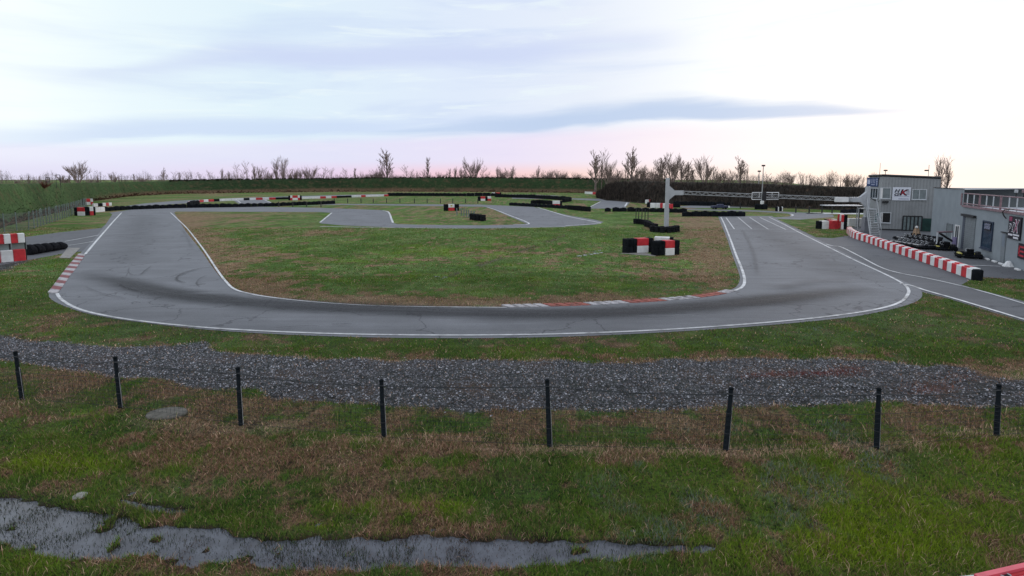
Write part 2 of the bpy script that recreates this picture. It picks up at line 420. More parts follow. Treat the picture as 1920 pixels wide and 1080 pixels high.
# ------------------------------------------------------------------ the ground: one sheet to the horizon
def axis(segs):
    out = [segs[0][0]]
    for a, b, s in segs:
        n = max(1, int(round((b - a) / s))); out += list(a + (b - a) * np.arange(1, n + 1) / n)
    return np.array(out)
ys = axis([(-60, 4, 8), (4, 6, .3), (6, 11.2, .055), (11.2, 20, .12), (20, 40, .3), (40, 90, .8), (90, 300, 4), (300, 2500, 200)])
xs = axis([(-2500, -300, 200), (-300, -90, 6), (-90, -40, 1.4), (-40, -12, .35), (-12, 12, .075), (12, 40, .35), (40, 90, 1.4), (90, 300, 6), (300, 2500, 200)])
gx, gy = np.meshgrid(xs, ys); gxf, gyf = gx.ravel(), gy.ravel()
fl = fields(gxf, gyf)
near = sstep(17, 13, gyf) * sstep(3, 5, gyf)
def height(x, y, wet):
    k = sstep(16.5, 13.5, y)
    h = k * ((fbm(x, y, .24, 5, 7) - .5) * .125 + (fbm(x, y, 2.0, 2, 9) - .5) * .05)
    return h - wet * .064 * sstep(0, .8, wet) 
WATER_Z = -.034
gz = height(gxf, gyf, fl[2])
_d = np.hypot(gxf, gyf); gz = gz - np.maximum(_d - 170, 0) * .021 * sstep(.40, .75, gxf / np.maximum(np.abs(gyf), 1)) * (gyf > 0)   # the land falls away to the east
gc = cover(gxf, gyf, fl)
gc = gc * (.64 + .62 * sstep(17, 38, gyf))[:, None]  # near ground darkened: shade between the grass blades put into its colour
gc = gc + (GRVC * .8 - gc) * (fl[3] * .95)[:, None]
_rw = np.clip(blobs(fl[0], fl[1], [(1520, 702, 80, 6, 1), (1420, 706, 40, 5, .6), (1590, 693, 30, 8, .7), (1740, 730, 60, 14, .5), (1820, 705, 60, 14, .3)]), 0, 1) * (fl[3] > .3)
gc = gc + (np.array((.075, .03, .03)) - gc) * _rw[:, None] * .9
gc = gc + (MUD - gc) * np.clip(fl[2] * 1.6, 0, 1)[:, None]
nx, ny = len(xs), len(ys)
ii = (np.arange(ny - 1)[:, None] * nx + np.arange(nx - 1)[None, :]).ravel()
quads = np.stack([ii, ii + 1, ii + nx + 1, ii + nx], 1)

mg = bpy.data.materials.new('turf_ground'); mg.use_nodes = True
t = NT(mg.node_tree); t.t.nodes.clear()
o = t.n('ShaderNodeOutputMaterial'); p = t.n('ShaderNodeBsdfPrincipled'); g = t.n('ShaderNodeNewGeometry')
at = t.n('ShaderNodeVertexColor', layer_name='cov')
def noise(t, g, sc, det=4, rough=.6, vec=None):
    n = t.n('ShaderNodeTexNoise', i_Scale=sc, i_Detail=float(det), i_Roughness=rough)
    t.l(vec if vec is not None else g.outputs['Position'], n.inputs['Vector']); return n.outputs['Fac']
na = noise(t, g, 14, 6, .75); nb_ = noise(t, g, 1.6, 6, .7); nc_ = noise(t, g, .5, 5, .65)
c = t.mix(t.smooth(na, .38, .60), t.mix(.85, at.outputs[0], (.012, .014, .010)), at.outputs[0])
c = t.mix(1.0, c, t.ramp(nb_, [(.3, .55), (.7, 1.75)]), 'MULTIPLY')
c = t.mix(t.m('MULTIPLY', t.smooth(nc_, .5, .68), .35), c, (.15, .085, .055))
t.l(c, p.inputs['Base Color']); p.inputs['Roughness'].default_value = .95; p.inputs['Specular IOR Level'].default_value = .1
b = t.n('ShaderNodeBump', i_Strength=.9, i_Distance=.06); t.l(t.m('ADD', na, t.m('MULTIPLY', nb_, 1.5)), b.inputs['Height']); t.l(b.outputs[0], p.inputs['Normal'])
t.l(p.outputs[0], o.inputs[0])
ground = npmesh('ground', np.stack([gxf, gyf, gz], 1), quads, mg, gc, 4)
tag(ground, 'flat turf ground with worn brown and green patches', None, None, 'structure')

# ------------------------------------------------------------------ standing rainwater
mw = bpy.data.materials.new('rainwater'); mw.use_nodes = True
t = NT(mw.node_tree); p = t.t.nodes['Principled BSDF']
g = t.n('ShaderNodeNewGeometry')
wn_ = noise(t, g, 3.0, 3)
t.l(t.mix(t.smooth(wn_, .35, .7), (.045, .048, .060), (.085, .092, .112)), p.inputs['Base Color'])
p.inputs['Roughness'].default_value = .06; p.inputs['IOR'].default_value = 1.33; p.inputs['Specular IOR Level'].default_value = .9
b = t.n('ShaderNodeBump', i_Strength=.06, i_Distance=.01); t.l(noise(t, g, 30, 2), b.inputs['Height']); t.l(b.outputs[0], p.inputs['Normal'])
wp = [G(x, y, WATER_Z) for x, y in ((-300, 900), (400, 915), (800, 975), (1320, 1000), (1380, 1050), (1100, 1090), (500, 1100), (-300, 1090))]
pm = MB(); pm.add(wp, [tuple(range(len(wp)))]); 
tag(pm.build('water', mw), 'shallow rainwater puddle lying across the foreground grass', None, None, 'structure')
for (x, y, w_, h_) in ((1087, 479.6, 7, .8), (1097, 478.2, 5, .9), (1108, 476.6, 5, .7), (1117, 475, 6, 1.0), (1127, 473.6, 5, .6), (1114, 471.2, 4, .5), (1124, 469.4, 4, .5), (819, 518.8, 7, .7), (835, 519.6, 6, .8), (829, 521.6, 4, .4)):
    q_ = MB(); q_.add([G(x + w_ * cos(a_) * random.uniform(.6, 1.1), y + h_ * sin(a_) * random.uniform(.6, 1.1), .012) for a_ in [-i_ * .7 for i_ in range(9)]], [tuple(range(9))])
    tag(q_.build('water', mw), 'small sliver of standing water in the infield grass', None, None, 'structure')

# ------------------------------------------------------------------ asphalt sheets
def smooth_path(pts, n=6, closed=False):
    """Catmull-Rom through the points"""
    P = [Vector(q) for q in pts]; out = []; k = len(P)
    for i in range(k - 1):
        p0 = P[max(i - 1, 0)]; p1 = P[i]; p2 = P[i + 1]; p3 = P[min(i + 2, k - 1)]
        for j in range(n):
            u = j / n
            out.append(.5 * ((2 * p1) + (p2 - p0) * u + (2 * p0 - 5 * p1 + 4 * p2 - p3) * u * u + (3 * p1 - p0 - 3 * p2 + p3) * u ** 3))
    out.append(P[-1]); return out
def gpath(pts, n=6, z=0.0):
    return smooth_path([G(x, y, z) for x, y in pts], n) if n else [G(x, y, z) for x, y in pts]

def asphalt(name, colr, rough=.8):
    m = bpy.data.materials.new(name); m.use_nodes = True
    t = NT(m.node_tree); t.t.nodes.clear()
    o = t.n('ShaderNodeOutputMaterial'); p = t.n('ShaderNodeBsdfPrincipled'); g = t.n('ShaderNodeNewGeometry')
    a = noise(t, g, 45, 3, .7); b_ = noise(t, g, .35, 6, .6); c_ = noise(t, g, 3.0, 5, .7)
    mp = t.n('ShaderNodeMapping'); mp.inputs['Scale'].default_value = (.12, 1.6, 1); t.l(g.outputs['Position'], mp.inputs[0])
    st = noise(t, g, 1.0, 5, .65, mp.outputs[0])
    c = t.mix(t.smooth(a, .3, .7), tuple(v * .80 for v in colr), tuple(v * 1.18 for v in colr))
    c = t.mix(1.0, c, t.ramp(b_, [(.30, .86), (.70, 1.12)]), 'MULTIPLY')
    c = t.mix(1.0, c, t.ramp(st, [(.35, .90), (.65, 1.08)]), 'MULTIPLY')
    c = t.mix(t.m('MULTIPLY', t.smooth(c_, .62, .76), .35), c, tuple(v * .5 for v in colr))
    vor = t.n('ShaderNodeTexVoronoi', feature='DISTANCE_TO_EDGE', i_Scale=.16)
    dv = t.n('ShaderNodeVectorMath', operation='ADD'); t.l(g.outputs['Position'], dv.inputs[0])
    nn = t.n('ShaderNodeTexNoise', i_Scale=.6, i_Detail=4.0); t.l(g.outputs['Position'], nn.inputs['Vector'])
    sc_ = t.n('ShaderNodeVectorMath', operation='SCALE'); sc_.inputs['Scale'].default_value = 3.0; t.l(nn.outputs['Color'], sc_.inputs[0])
    t.l(sc_.outputs[0], dv.inputs[1]); t.l(dv.outputs[0], vor.inputs['Vector'])
    crack = t.m('MULTIPLY', t.smooth(vor.outputs['Distance'], .010, .002), .55)
    c = t.mix(crack, c, (.03, .03, .035))
    t.l(c, p.inputs['Base Color']); p.inputs['Roughness'].default_value = rough; p.inputs['Specular IOR Level'].default_value = .35
    b = t.n('ShaderNodeBump', i_Strength=.35, i_Distance=.01); t.l(a, b.inputs['Height']); t.l(b.outputs[0], p.inputs['Normal'])
    t.l(p.outputs[0], o.inputs[0]); return m
M_asph = asphalt('track_asphalt', (.162, .169, .184))
M_asph2 = asphalt('pit_asphalt', (.108, .113, .124))

OUTER = [(213, 398), (196, 424), (170, 455), (148, 478), (122, 508), (104, 533), (92, 551), (98, 563), (130, 578), (180, 592), (250, 603), (360, 616), (480, 625), (620, 631), (750, 634), (900, 634.5),
         (1050, 632), (1200, 626), (1350, 617), (1500, 605), (1600, 594), (1660, 583), (1705, 571), (1726, 560), (1729, 550), (1722, 541), (1700, 530), (1660, 512), (1600, 483), (1540, 452), (1500, 433), (1470, 418), (1447, 405)]
INNER = [(1346, 405), (1352, 420), (1362, 445), (1372, 475), (1384, 508), (1387, 525), (1376, 541), (1340, 549), (1250, 561), (1100, 571), (950, 576), (800, 574.5), (700, 572.5), (600, 566), (520, 558), (470, 550), (440, 541), (420, 527), (402, 506), (374, 466), (346, 430), (326, 398)]
POLYS = []
def road_sheet(name, pts, z, m, label, world=None):
    poly = world or [G(x, y, 0) for x, y in pts]
    POLYS.append([(v[0], v[1]) for v in poly])
    from mathutils.geometry import tessellate_polygon
    vs = [Vector((v[0], v[1], z)) for v in poly]
    tr = tessellate_polygon([vs])
    mb = MB(); mb.add(vs, [tuple(q) for q in tr])
    o = mb.build(name, m)
    # make sure normals face up
    me = o.data
    import bmesh
    bm = bmesh.new(); bm.from_mesh(me)
    for f_ in bm.faces:
        if f_.normal.z < 0: f_.normal_flip()
    bm.to_mesh(me); bm.free()
    return tag(o, label, None, None, 'structure')
wo_ = gpath(OUTER, 5); wi_ = gpath(INNER, 5)
road_sheet('road', None, .012, M_asph, 'wide grey kart track curving round the foreground bend', [(v.x, v.y) for v in wo_ + wi_])
road_sheet('road', [(205, 399), (250, 392.5), (330, 389), (480, 387.5), (600, 389.8), (680, 392.6), (716, 394), (725, 396), (730, 401), (734, 410), (737, 418), (745, 420.5), (800, 421.8), (900, 422.6), (962, 421.6),
                    (988, 419.6), (960, 408), (935, 397), (922, 391), (905, 387.5), (600, 383.6), (600, 382.2), (900, 383.6), (1000, 388), (1040, 398), (1070, 404.5), (1118, 412.5), (1132, 416.5), (1118, 421), (1060, 424.8), (900, 427.5), (740, 426.5),
                    (640, 422.5), (600, 418.8), (612, 408), (622, 399), (600, 397.6), (330, 396.5), (320, 403), (213, 403)], .008, M_asph, 'narrow grey track looping through the infield')
road_sheet('road', [(205, 391), (235, 386.5), (270, 381.5), (330, 376.5), (440, 371.6), (560, 367.6), (640, 365.6), (760, 363.2), (900, 363.8), (1000, 365.0), (1056, 367.2), (1000, 368), (900, 366.6), (760, 366.6), (620, 369.4), (560, 372),
                    (498, 374.5), (512, 381), (448, 382.5), (438, 376), (380, 379.4), (320, 383), (262, 387.5), (215, 393)], .008, M_asph, 'far pale track below the grass bank')
road_sheet('road', [(960, 370.5), (1075, 372.0), (1170, 373.4), (1183, 378), (1172, 389.6), (1250, 391), (1420, 394.6), (1480, 397.5), (1540, 400), (1562, 403), (1564, 407), (1520, 410), (1500, 412), (1448, 410), (1440, 408), (1480, 406), (1485, 403.5), (1476, 400.5), (1420, 397.0), (1250, 392.6), (1172, 391.2), (1104, 391.0), (1128, 377), (1075, 374.0), (960, 372.5)],
           .008, M_asph, 'far grey track beyond the starting grid')
road_sheet('road', [(1262, 388), (1300, 385), (1420, 385.6), (1618, 389), (1618, 391.5), (1420, 389.0), (1300, 390.5)], .008, M_asph, 'distant grey track under the gantry')
road_sheet('road', [(1512, 398.6), (1630, 399.8), (1630, 402.0), (1512, 400.6)], .008, M_paint, 'thin pale strip of concrete track edge')
PIT = [(1449, 407), (1490, 426), (1530, 445.0), (1562, 446.5), (1597, 441), (1586, 428), (1612, 424), (1640, 421), (1800, 430), (2200, 470), (2200, 560), (1920, 524), (1838, 520), (1815, 527), (1803, 534), (1830, 542), (1870, 552), (1920, 565), (2050, 596), (2050, 636),
       (1920, 603), (1840, 579), (1782, 561), (1730, 548), (1700, 560), (1560, 520), (1500, 470)]
road_sheet('road', PIT, .004, M_asph2, 'darker asphalt pit lane and paddock in front of the buildings')
road_sheet('road', [(-120, 463), (0, 449), (52, 444), (110, 436), (190, 427.5), (204, 416), (200, 440), (170, 470), (150, 472), (128, 474), (40, 490), (-120, 520)], .004, M_asph2, 'side lane joining the track behind the tyre row')
SLAB = [(111, 484), (127, 465), (151, 465), (131, 484.5)]
road_sheet('pavement', SLAB, .02, M_conc, 'small pale concrete slab beside the striped kerb')

# ------------------------------------------------------------------ painted lines, kerbs, rubber
def ribbon(pts, width, z, closed=False):
    mb = MB(); n = len(pts); vs = []
    for i, p in enumerate(pts):
        d = pts[min(i + 1, n - 1)] - pts[max(i - 1, 0)]; d.z = 0; d.normalize(); q = Vector((-d.y, d.x, 0)) * width / 2
        vs += [(p.x + q.x, p.y + q.y, z), (p.x - q.x, p.y - q.y, z)]
    mb.add(vs, [(2 * i + 1, 2 * i + 3, 2 * i + 2, 2 * i) for i in range(n - 1)]); return mb
LINES = [
    ([(228, 399), (214, 414), (200, 430), (180, 453), (160, 477)], .16), ([(107, 551), (115, 562), (140, 577), (180, 589), (250, 601), (360, 613), (480, 621), (620, 626.5), (750, 629), (900, 629.3), (1050, 627), (1200, 621.5), (1350, 612.5), (1500, 600), (1600, 588),
      (1660, 577), (1690, 566), (1702, 553), (1703, 543), (1692, 532), (1660, 515), (1600, 487), (1540, 457), (1500, 437), (1470, 421), (1442, 407.5)], .13),
    ([(320, 399), (335, 413), (352, 430), (380, 466), (408, 508), (425, 530), (440, 543), (470, 552), (520, 560), (600, 568), (700, 574), (800, 576.2), (950, 577.6)], .12),
    ([(1378, 545.5), (1391, 539), (1396, 528), (1392, 508), (1380, 478), (1368, 445), (1358, 420), (1351.5, 407)], .15),
    ([(1361, 408), (1377, 430)], .12), ([(1384, 408), (1410, 430)], .12), ([(1406, 408), (1441, 430.5)], .12), ([(1425, 408), (1474, 431)], .12),
    ([(1362, 430), (1480, 430.6)], .07),
    ([(1549, 458), (1562, 461.5), (1577, 463.5), (1612, 481), (1650, 501), (1685, 512), (1740, 522.5), (1800, 536), (1860, 552), (1930, 573)], .12),
    ([(1688, 532), (1712, 537), (1735, 545), (1800, 563.5), (1930, 603)], .16),
    ([(1796, 497.6), (1876, 500)], .14),
    ([(600, 417.3), (622, 399.3)], .22), ([(718, 395), (727, 397), (731, 402), (734, 411), (737, 418)], .25), ([(914, 389), (930, 394), (955, 404), (992, 419.3), (962, 421)], .22),
    ([(1008, 389), (1035, 397), (1065, 406), (1120, 417), (1117, 419.5), (1060, 423.6)], .25),
    ([(122, 453), (152, 447.5), (186, 441)], .13), ([(122, 461.5), (150, 457.5), (176, 453)], .13),
    ([(444, 375), (451, 380.5)], .25), ([(496, 375), (508, 380)], .25), ([(1107, 388), (1126, 378)], .25), ([(1176, 380), (1172, 387)], .35), ([(1130, 371.4), (1170, 371.8), (1216, 372.8)], .5), ([(1483, 405.5), (1487, 403.5), (1482, 401.5)], .3),
    ([(1262, 379.5), (1312, 379.7)], .5), ([(560, 386.3), (640, 383.8)], .4), ([(600, 425.0), (700, 426.8), (900, 428.3), (1060, 425.6)], .25)]
for i, (L, w) in enumerate(LINES):
    z = .024 + .004 * (i % 3)
    pts = gpath(L, 6 if len(L) > 2 else 0)
    tag(ribbon(pts, w, z).build('road_marking', M_paint), 'white painted line on the asphalt', None, 'white track lines', 'structure')

mr = bpy.data.materials.new('rubber_laid_on_track'); mr.use_nodes = True
t = NT(mr.node_tree); t.t.nodes.clear()
o = t.n('ShaderNodeOutputMaterial'); p = t.n('ShaderNodeBsdfPrincipled'); g = t.n('ShaderNodeNewGeometry')
p.inputs['Base Color'].default_value = (.018, .019, .024, 1); p.inputs['Roughness'].default_value = .7
at = t.n('ShaderNodeVertexColor', layer_name='cov')
mp = t.n('ShaderNodeMapping'); mp.inputs['Scale'].default_value = (.25, 2.2, 1); t.l(g.outputs['Position'], mp.inputs[0])
st = noise(t, g, 1.0, 5, .6, mp.outputs[0])
fac = t.m('MULTIPLY', t.m('MULTIPLY', at.outputs[0], t.smooth(st, .12, .5)), t.m('ADD', .6, t.m('MULTIPLY', noise(t, g, 12, 3), .6)), clamp=True)
tr = t.n('ShaderNodeBsdfTransparent'); ms = t.n('ShaderNodeMixShader')
t.l(fac, ms.inputs[0]); t.l(tr.outputs[0], ms.inputs[1]); t.l(p.outputs[0], ms.inputs[2]); t.l(ms.outputs[0], o.inputs[0])
RUB = [([(140, 510), (210, 525), (300, 547), (420, 563), (560, 574), (700, 580), (850, 586), (1000, 588.5), (1150, 586), (1300, 576), (1440, 563), (1560, 550), (1640, 540)], 1.6, 1.0),
       ([(300, 548), (420, 568), (560, 582), (700, 588), (850, 593)], 2.4, .13), ([(850, 592), (1000, 596), (1200, 591), (1400, 575), (1560, 556)], 2.6, .22),
       ([(110, 560), (230, 590), (450, 612), (750, 622), (1100, 620), (1400, 602), (1640, 572)], 2.2, .16),
       ([(1620, 530), (1540, 490), (1480, 460), (1430, 430), (1400, 408)], 3.4, .16), ([(230, 500), (250, 460), (262, 430), (272, 400)], 3.4, .16),
       ([(400, 502), (370, 506), (343, 514), (332, 521), (333, 527), (350, 533)], .12, .8), ([(389, 518), (375, 524), (369, 533), (375, 541)], .10, .45), ([(285, 500), (272, 509), (262, 517), (240, 516)], .10, .5),
       ([(224, 533), (235, 540), (262, 548)], .14, .6), ([(243, 503), (241, 512), (252, 518), (270, 513)], .08, .4), ([(160, 540), (190, 552), (240, 563)], .1, .4), ([(620, 612), (660, 611)], .12, .5),
       ([(505, 620), (570, 615), (600, 616)], .06, .5), ([(420, 597), (520, 601)], .08, .3), ([(1180, 603), (1350, 592)], .08, .3), ([(1390, 430), (1410, 470), (1420, 520)], .3, .25), ([(340, 430), (350, 445), (360, 470)], .3, .15),
       ([(325, 522), (337, 516), (365, 508), (398, 503.5)], .07, .5), ([(1450, 545), (1530, 530), (1600, 528)], .9, .25)]
for i, (L, w, a) in enumerate(RUB):
    pts = gpath(L, 8); n = len(pts); z = .040 + .004 * i
    K = 7; vs = []; cs = []
    for k, q in enumerate(pts):
        d = pts[min(k + 1, n - 1)] - pts[max(k - 1, 0)]; d.z = 0; d.normalize(); s_ = Vector((-d.y, d.x, 0))
        e = min(1, k / (n * .15 + 1e-6), (n - 1 - k) / (n * .15))
        for j in range(K):
            u = (j / (K - 1) - .5) * 2
            vs.append((q.x + s_.x * u * w * .8, q.y + s_.y * u * w * .8, z)); cs.append([a * e * math.exp(-u * u * 3.2) * (0 if j in (0, K - 1) else 1)] * 3)
    fs = [(k * K + j, k * K + j + 1, (k + 1) * K + j + 1, (k + 1) * K + j) for k in range(n - 1) for j in range(K - 1)]
    ob = npmesh('tyre_marks', vs, fs, mr, np.array(cs), 4)
    tag(ob, 'dark rubber laid on the track surface', None, 'rubber marks on the track', 'structure')

M_kr = mat('kerb_red', (.22, .075, .08), .8, .25, 8.0, grime=.4); M_kw = mat('kerb_white', (.40, .385, .40), .8, .25, 8.0, grime=.75)
M_kr2 = mat('kerb_orange_red', (.30, .095, .075), .8, .3, 8.0, grime=.7)
kl_o = gpath([(148, 477), (128, 500), (112, 521), (99, 539), (90, 550)], 8); kl_i = gpath([(160, 477.5), (146, 499), (131, 518), (118, 537), (107, 551)], 8)
def resample(P, n):
    L = [0]
    for a, b in zip(P, P[1:]): L.append(L[-1] + (b - a).length)
    out = []; k = 0
    for i in range(n + 1):
        d = L[-1] * i / n
        while k < len(P) - 2 and L[k + 1] < d: k += 1
        u = (d - L[k]) / max(1e-9, L[k + 1] - L[k]); out.append(P[k].lerp(P[k + 1], min(1, max(0, u))))
    return out
ko, ki = resample(kl_o, 17), resample(kl_i, 17)
ka, kb = MB(), MB()
for i in range(17):
    m_ = ka if i % 2 == 0 else kb
    a, b_, c_, d_ = ko[i], ko[i + 1], ki[i + 1], ki[i]
    m_.add([(a.x, a.y, .0), (b_.x, b_.y, .0), (c_.x, c_.y, .0), (d_.x, d_.y, .0), (a.x, a.y, .075), (b_.x, b_.y, .075), (c_.x, c_.y, .035), (d_.x, d_.y, .035)],
           [(4, 5, 6, 7), (0, 1, 5, 4), (1, 2, 6, 5), (2, 3, 7, 6), (3, 0, 4, 7)])
kk = thing('kerb', (ki[8].x, ki[8].y, 0), 'sloping kerb striped white and dull red on the outside of the left bend', 'kerb'); kk['kind'] = 'structure'
ka.build('white_stripes', M_kw, kk); kb.build('red_stripes', M_kr, kk)
low = resample(gpath([(955, 577.4), (1100, 573), (1250, 564.5), (1340, 555), (1382, 545.5)], 8), 26)
ka, kb = MB(), MB()
for i in range(26):
    a, b_ = low[i], low[i + 1]; d = (b_ - a); nrm = Vector((-d.y, d.x, 0)).normalized()
    L_ = d.length; back = d.normalized() * -L_ * .75
    q = [a + d * .08, a + d * .84, a + d * .84 + back + nrm * .36, a + d * .08 + back + nrm * .36]
    m_ = kb if (i // 4) % 2 else ka
    m_.add([(v.x, v.y, .0) for v in q] + [(q[0].x, q[0].y, .03), (q[1].x, q[1].y, .03), (q[2].x, q[2].y, .08), (q[3].x, q[3].y, .08)], [(4, 5, 6, 7), (0, 1, 5, 4), (1, 2, 6, 5), (2, 3, 7, 6), (3, 0, 4, 7)])
kk = thing('kerb', (low[13].x, low[13].y, 0), 'long saw-toothed kerb of white and orange-red teeth on the inside of the right bend', 'kerb'); kk['kind'] = 'structure'
ka.build('white_teeth', M_kw, kk); kb.build('red_teeth', M_kr2, kk)

# ------------------------------------------------------------------ grass blades, stones (real geometry)
def blade_mat(name, base_dark):
    m = bpy.data.materials.new(name); m.use_nodes = True
    t = NT(m.node_tree); p = t.t.nodes['Principled BSDF']
    at = t.n('ShaderNodeVertexColor', layer_name='cov'); t.l(at.outputs[0], p.inputs['Base Color'])
    p.inputs['Roughness'].default_value = .9; p.inputs['Specular IOR Level'].default_value = .04
    return m
M_blade = blade_mat('grass_blades', 0); M_stone = blade_mat('gravel_stones', 0)
rng = np.random.default_rng(7)
def onroad(x, y):
    r = np.zeros(x.shape, bool)
    for P in POLYS:
        pa = np.array(P)
        if pa[:, 1].min() > y.max() or pa[:, 0].min() > x.max() or pa[:, 0].max() < x.min(): continue
        r |= inpoly(x, y, P)
    return r
def scatter(y0, y1, n):
    """points in the view wedge, roughly uniform on the ground"""
    y = np.sqrt(rng.random(n) * (y1 ** 2 - y0 ** 2) + y0 ** 2)
    x = (rng.random(n) - .5) * 2 * (y * 1.0 + 1.2)
    return x, y
AV, AF, AC = [], [], []; voff = 0
def blades(y0, y1, n, hmin, hmax, wid, tuft=1, red_only=False):
    global voff
    x, y = scatter(y0, y1, n)
    f = fields(x, y)
    px, py, wet, grv, dry, lush, straw = f
    z = height(x, y, wet)
    tall = np.clip(vnoise(x, y, .5, 66) * 1.3, 0, 1)
    keep = ~onroad(x, y)
    redw = np.clip(blobs(px, py, [(1520, 702, 80, 6, 1), (1420, 706, 40, 5, .6), (1590, 693, 30, 8, .7), (1740, 730, 60, 14, .7), (1820, 705, 60, 14, .5)]), 0, 1)
    keep &= rng.random(n) > grv * (.975 - (.975 if red_only else .3) * redw)
    keep &= (z > WATER_Z + .004) | (rng.random(n) < .10 + .45 * sstep(.45, .75, vnoise(x, y, .4, 303)) + .4 * (1 - sstep(0, .03, WATER_Z - z)))
    keep &= (px > -60) & (px < 1980)
    if red_only: keep &= (rng.random(n) < redw * (.6 + vnoise(x, y, .4, 12)))
    wv = (1 - .6 * ((px - 313) / 44) ** 2 - ((py - 776) / 11) ** 2)
    keep &= ~((((px - 315) / 40) ** 2 + ((py - 777) / 9) ** 2) < 1)
    sunk = z < WATER_Z; z = np.where(sunk, WATER_Z - .006, z)
    x, y, z, sunk = x[keep], y[keep], z[keep], sunk[keep]; dry, lush, straw, wet, grv, tall, px, py = [q[keep] for q in (dry, lush, straw, wet, grv, tall, px, py)]
    k = len(x)
    if tuft > 1:
        x = np.repeat(x, tuft) + rng.normal(0, wid * 2.2, k * tuft); y = np.repeat(y, tuft) + rng.normal(0, wid * 2.2, k * tuft); z = np.repeat(z, tuft); sunk = np.repeat(sunk, tuft)
        dry, lush, straw, wet, grv, tall, px, py = [np.repeat(q, tuft) for q in (dry, lush, straw, wet, grv, tall, px, py)]; k = len(x)
    straw = np.clip(straw + .75 * ((grv > .08) & (grv < .95)), 0, 1)
    isdry = rng.random(k) < np.clip(dry * .66 + .14 + grv, 0, .97)
    isst = rng.random(k) < straw * .7 + .012 + isdry * .07
    r1 = rng.random(k)[:, None]
    gcol = GREEN_A * (1.15 - r1 * .4) + (GREEN_B - GREEN_A) * rng.random(k)[:, None] * 1.25
    gcol = gcol + (LUSHC * (.75 + .6 * r1) - gcol) * np.clip(lush + .1, 0, 1)[:, None]
    gg = (sstep(.55, .7, fbm(x, y, .8, 3, 201)) * sstep(900, 1300, px) * (1 - sstep(1650, 1750, px)))[:, None] * (rng.random(k)[:, None] < .6)
    gcol = gcol + (GREYG * (.7 + .6 * r1) - gcol) * gg
    dcol = DRYC * (.40 + 1.05 * r1); dcol[:, 1] *= (.85 + .35 * rng.random(k))
    scol = STRAWC * (.7 + .8 * r1)
    c = np.where(isdry[:, None], dcol, gcol); c = np.where(isst[:, None], scol, c)
    # reddish stems of dead weed on the gravel
    red = np.clip(blobs(px, py, [(1520, 702, 80, 6, 1), (1420, 706, 40, 5, .6), (1590, 693, 30, 8, .7), (1740, 730, 60, 14, .7), (1820, 705, 60, 14, .5)]), 0, 1)
    c = c + (np.array((.17, .055, .055)) * (.5 + r1) - c) * (red * (grv > .3))[:, None]
    c = c * np.where(sunk, .22, 1.0)[:, None]
    hh = (hmin + (hmax - hmin) * rng.random(k)) * (.55 + .75 * tall) * (1 + .5 * lush) * np.where(isst, 1.05, 1.0) * np.where(isdry, .85, 1) * np.where(sunk, .7, 1)
    ww = wid * (.6 + .8 * rng.random(k))
    a = rng.random(k) * 2 * pi; ux, uy = np.cos(a), np.sin(a)
    b = rng.random(k) * 2 * pi; lean = hh * (.25 + .9 * rng.random(k)) * np.where(isdry | isst, 1.5, 1.0)
    lx, ly = np.cos(b) * lean, np.sin(b) * lean
    P0 = np.stack([x - ux * ww, y - uy * ww, z - .01], 1); P1 = np.stack([x + ux * ww, y + uy * ww, z - .01], 1)
    P2 = np.stack([x + ux * ww * .7 + lx * .4, y + uy * ww * .7 + ly * .4, z + hh * .62], 1); P3 = np.stack([x - ux * ww * .7 + lx * .4, y - uy * ww * .7 + ly * .4, z + hh * .62], 1)
    P4 = np.stack([x + lx, y + ly, z + hh], 1)
    V = np.stack([P0, P1, P2, P3, P4], 1).reshape(-1, 3)
    base = np.arange(k)[:, None] * 5 + voff
    T = np.concatenate([base + np.array([[0, 1, 2]]), base + np.array([[0, 2, 3]]), base + np.array([[3, 2, 4]])], 0)
    AV.append(V); AF.append(T); AC.append(np.repeat(c * np.array((1.06, .98, .98)), 5, 0)); voff += k * 5
blades(6.3, 11, 150000, .03, .085, .0035)
blades(9.5, 17, 130000, .03, .075, .0055)
blades(15, 30, 120000, .03, .06, .011)
blades(28, 60, 110000, .03, .06, .026)
blades(10.3, 14.5, 9000, .08, .16, .004)
blades(6.6, 8.6, 60000, .02, .07, .003)
blades(11.2, 15.2, 110000, .03, .09, .0035, red_only=True)
# straw tufts around the fence foot
grass = npmesh('grass', np.concatenate(AV), np.concatenate(AF), M_blade, np.concatenate(AC))
tag(grass, 'short patchy grass, green and brown, over the whole site', None, None, 'stuff')

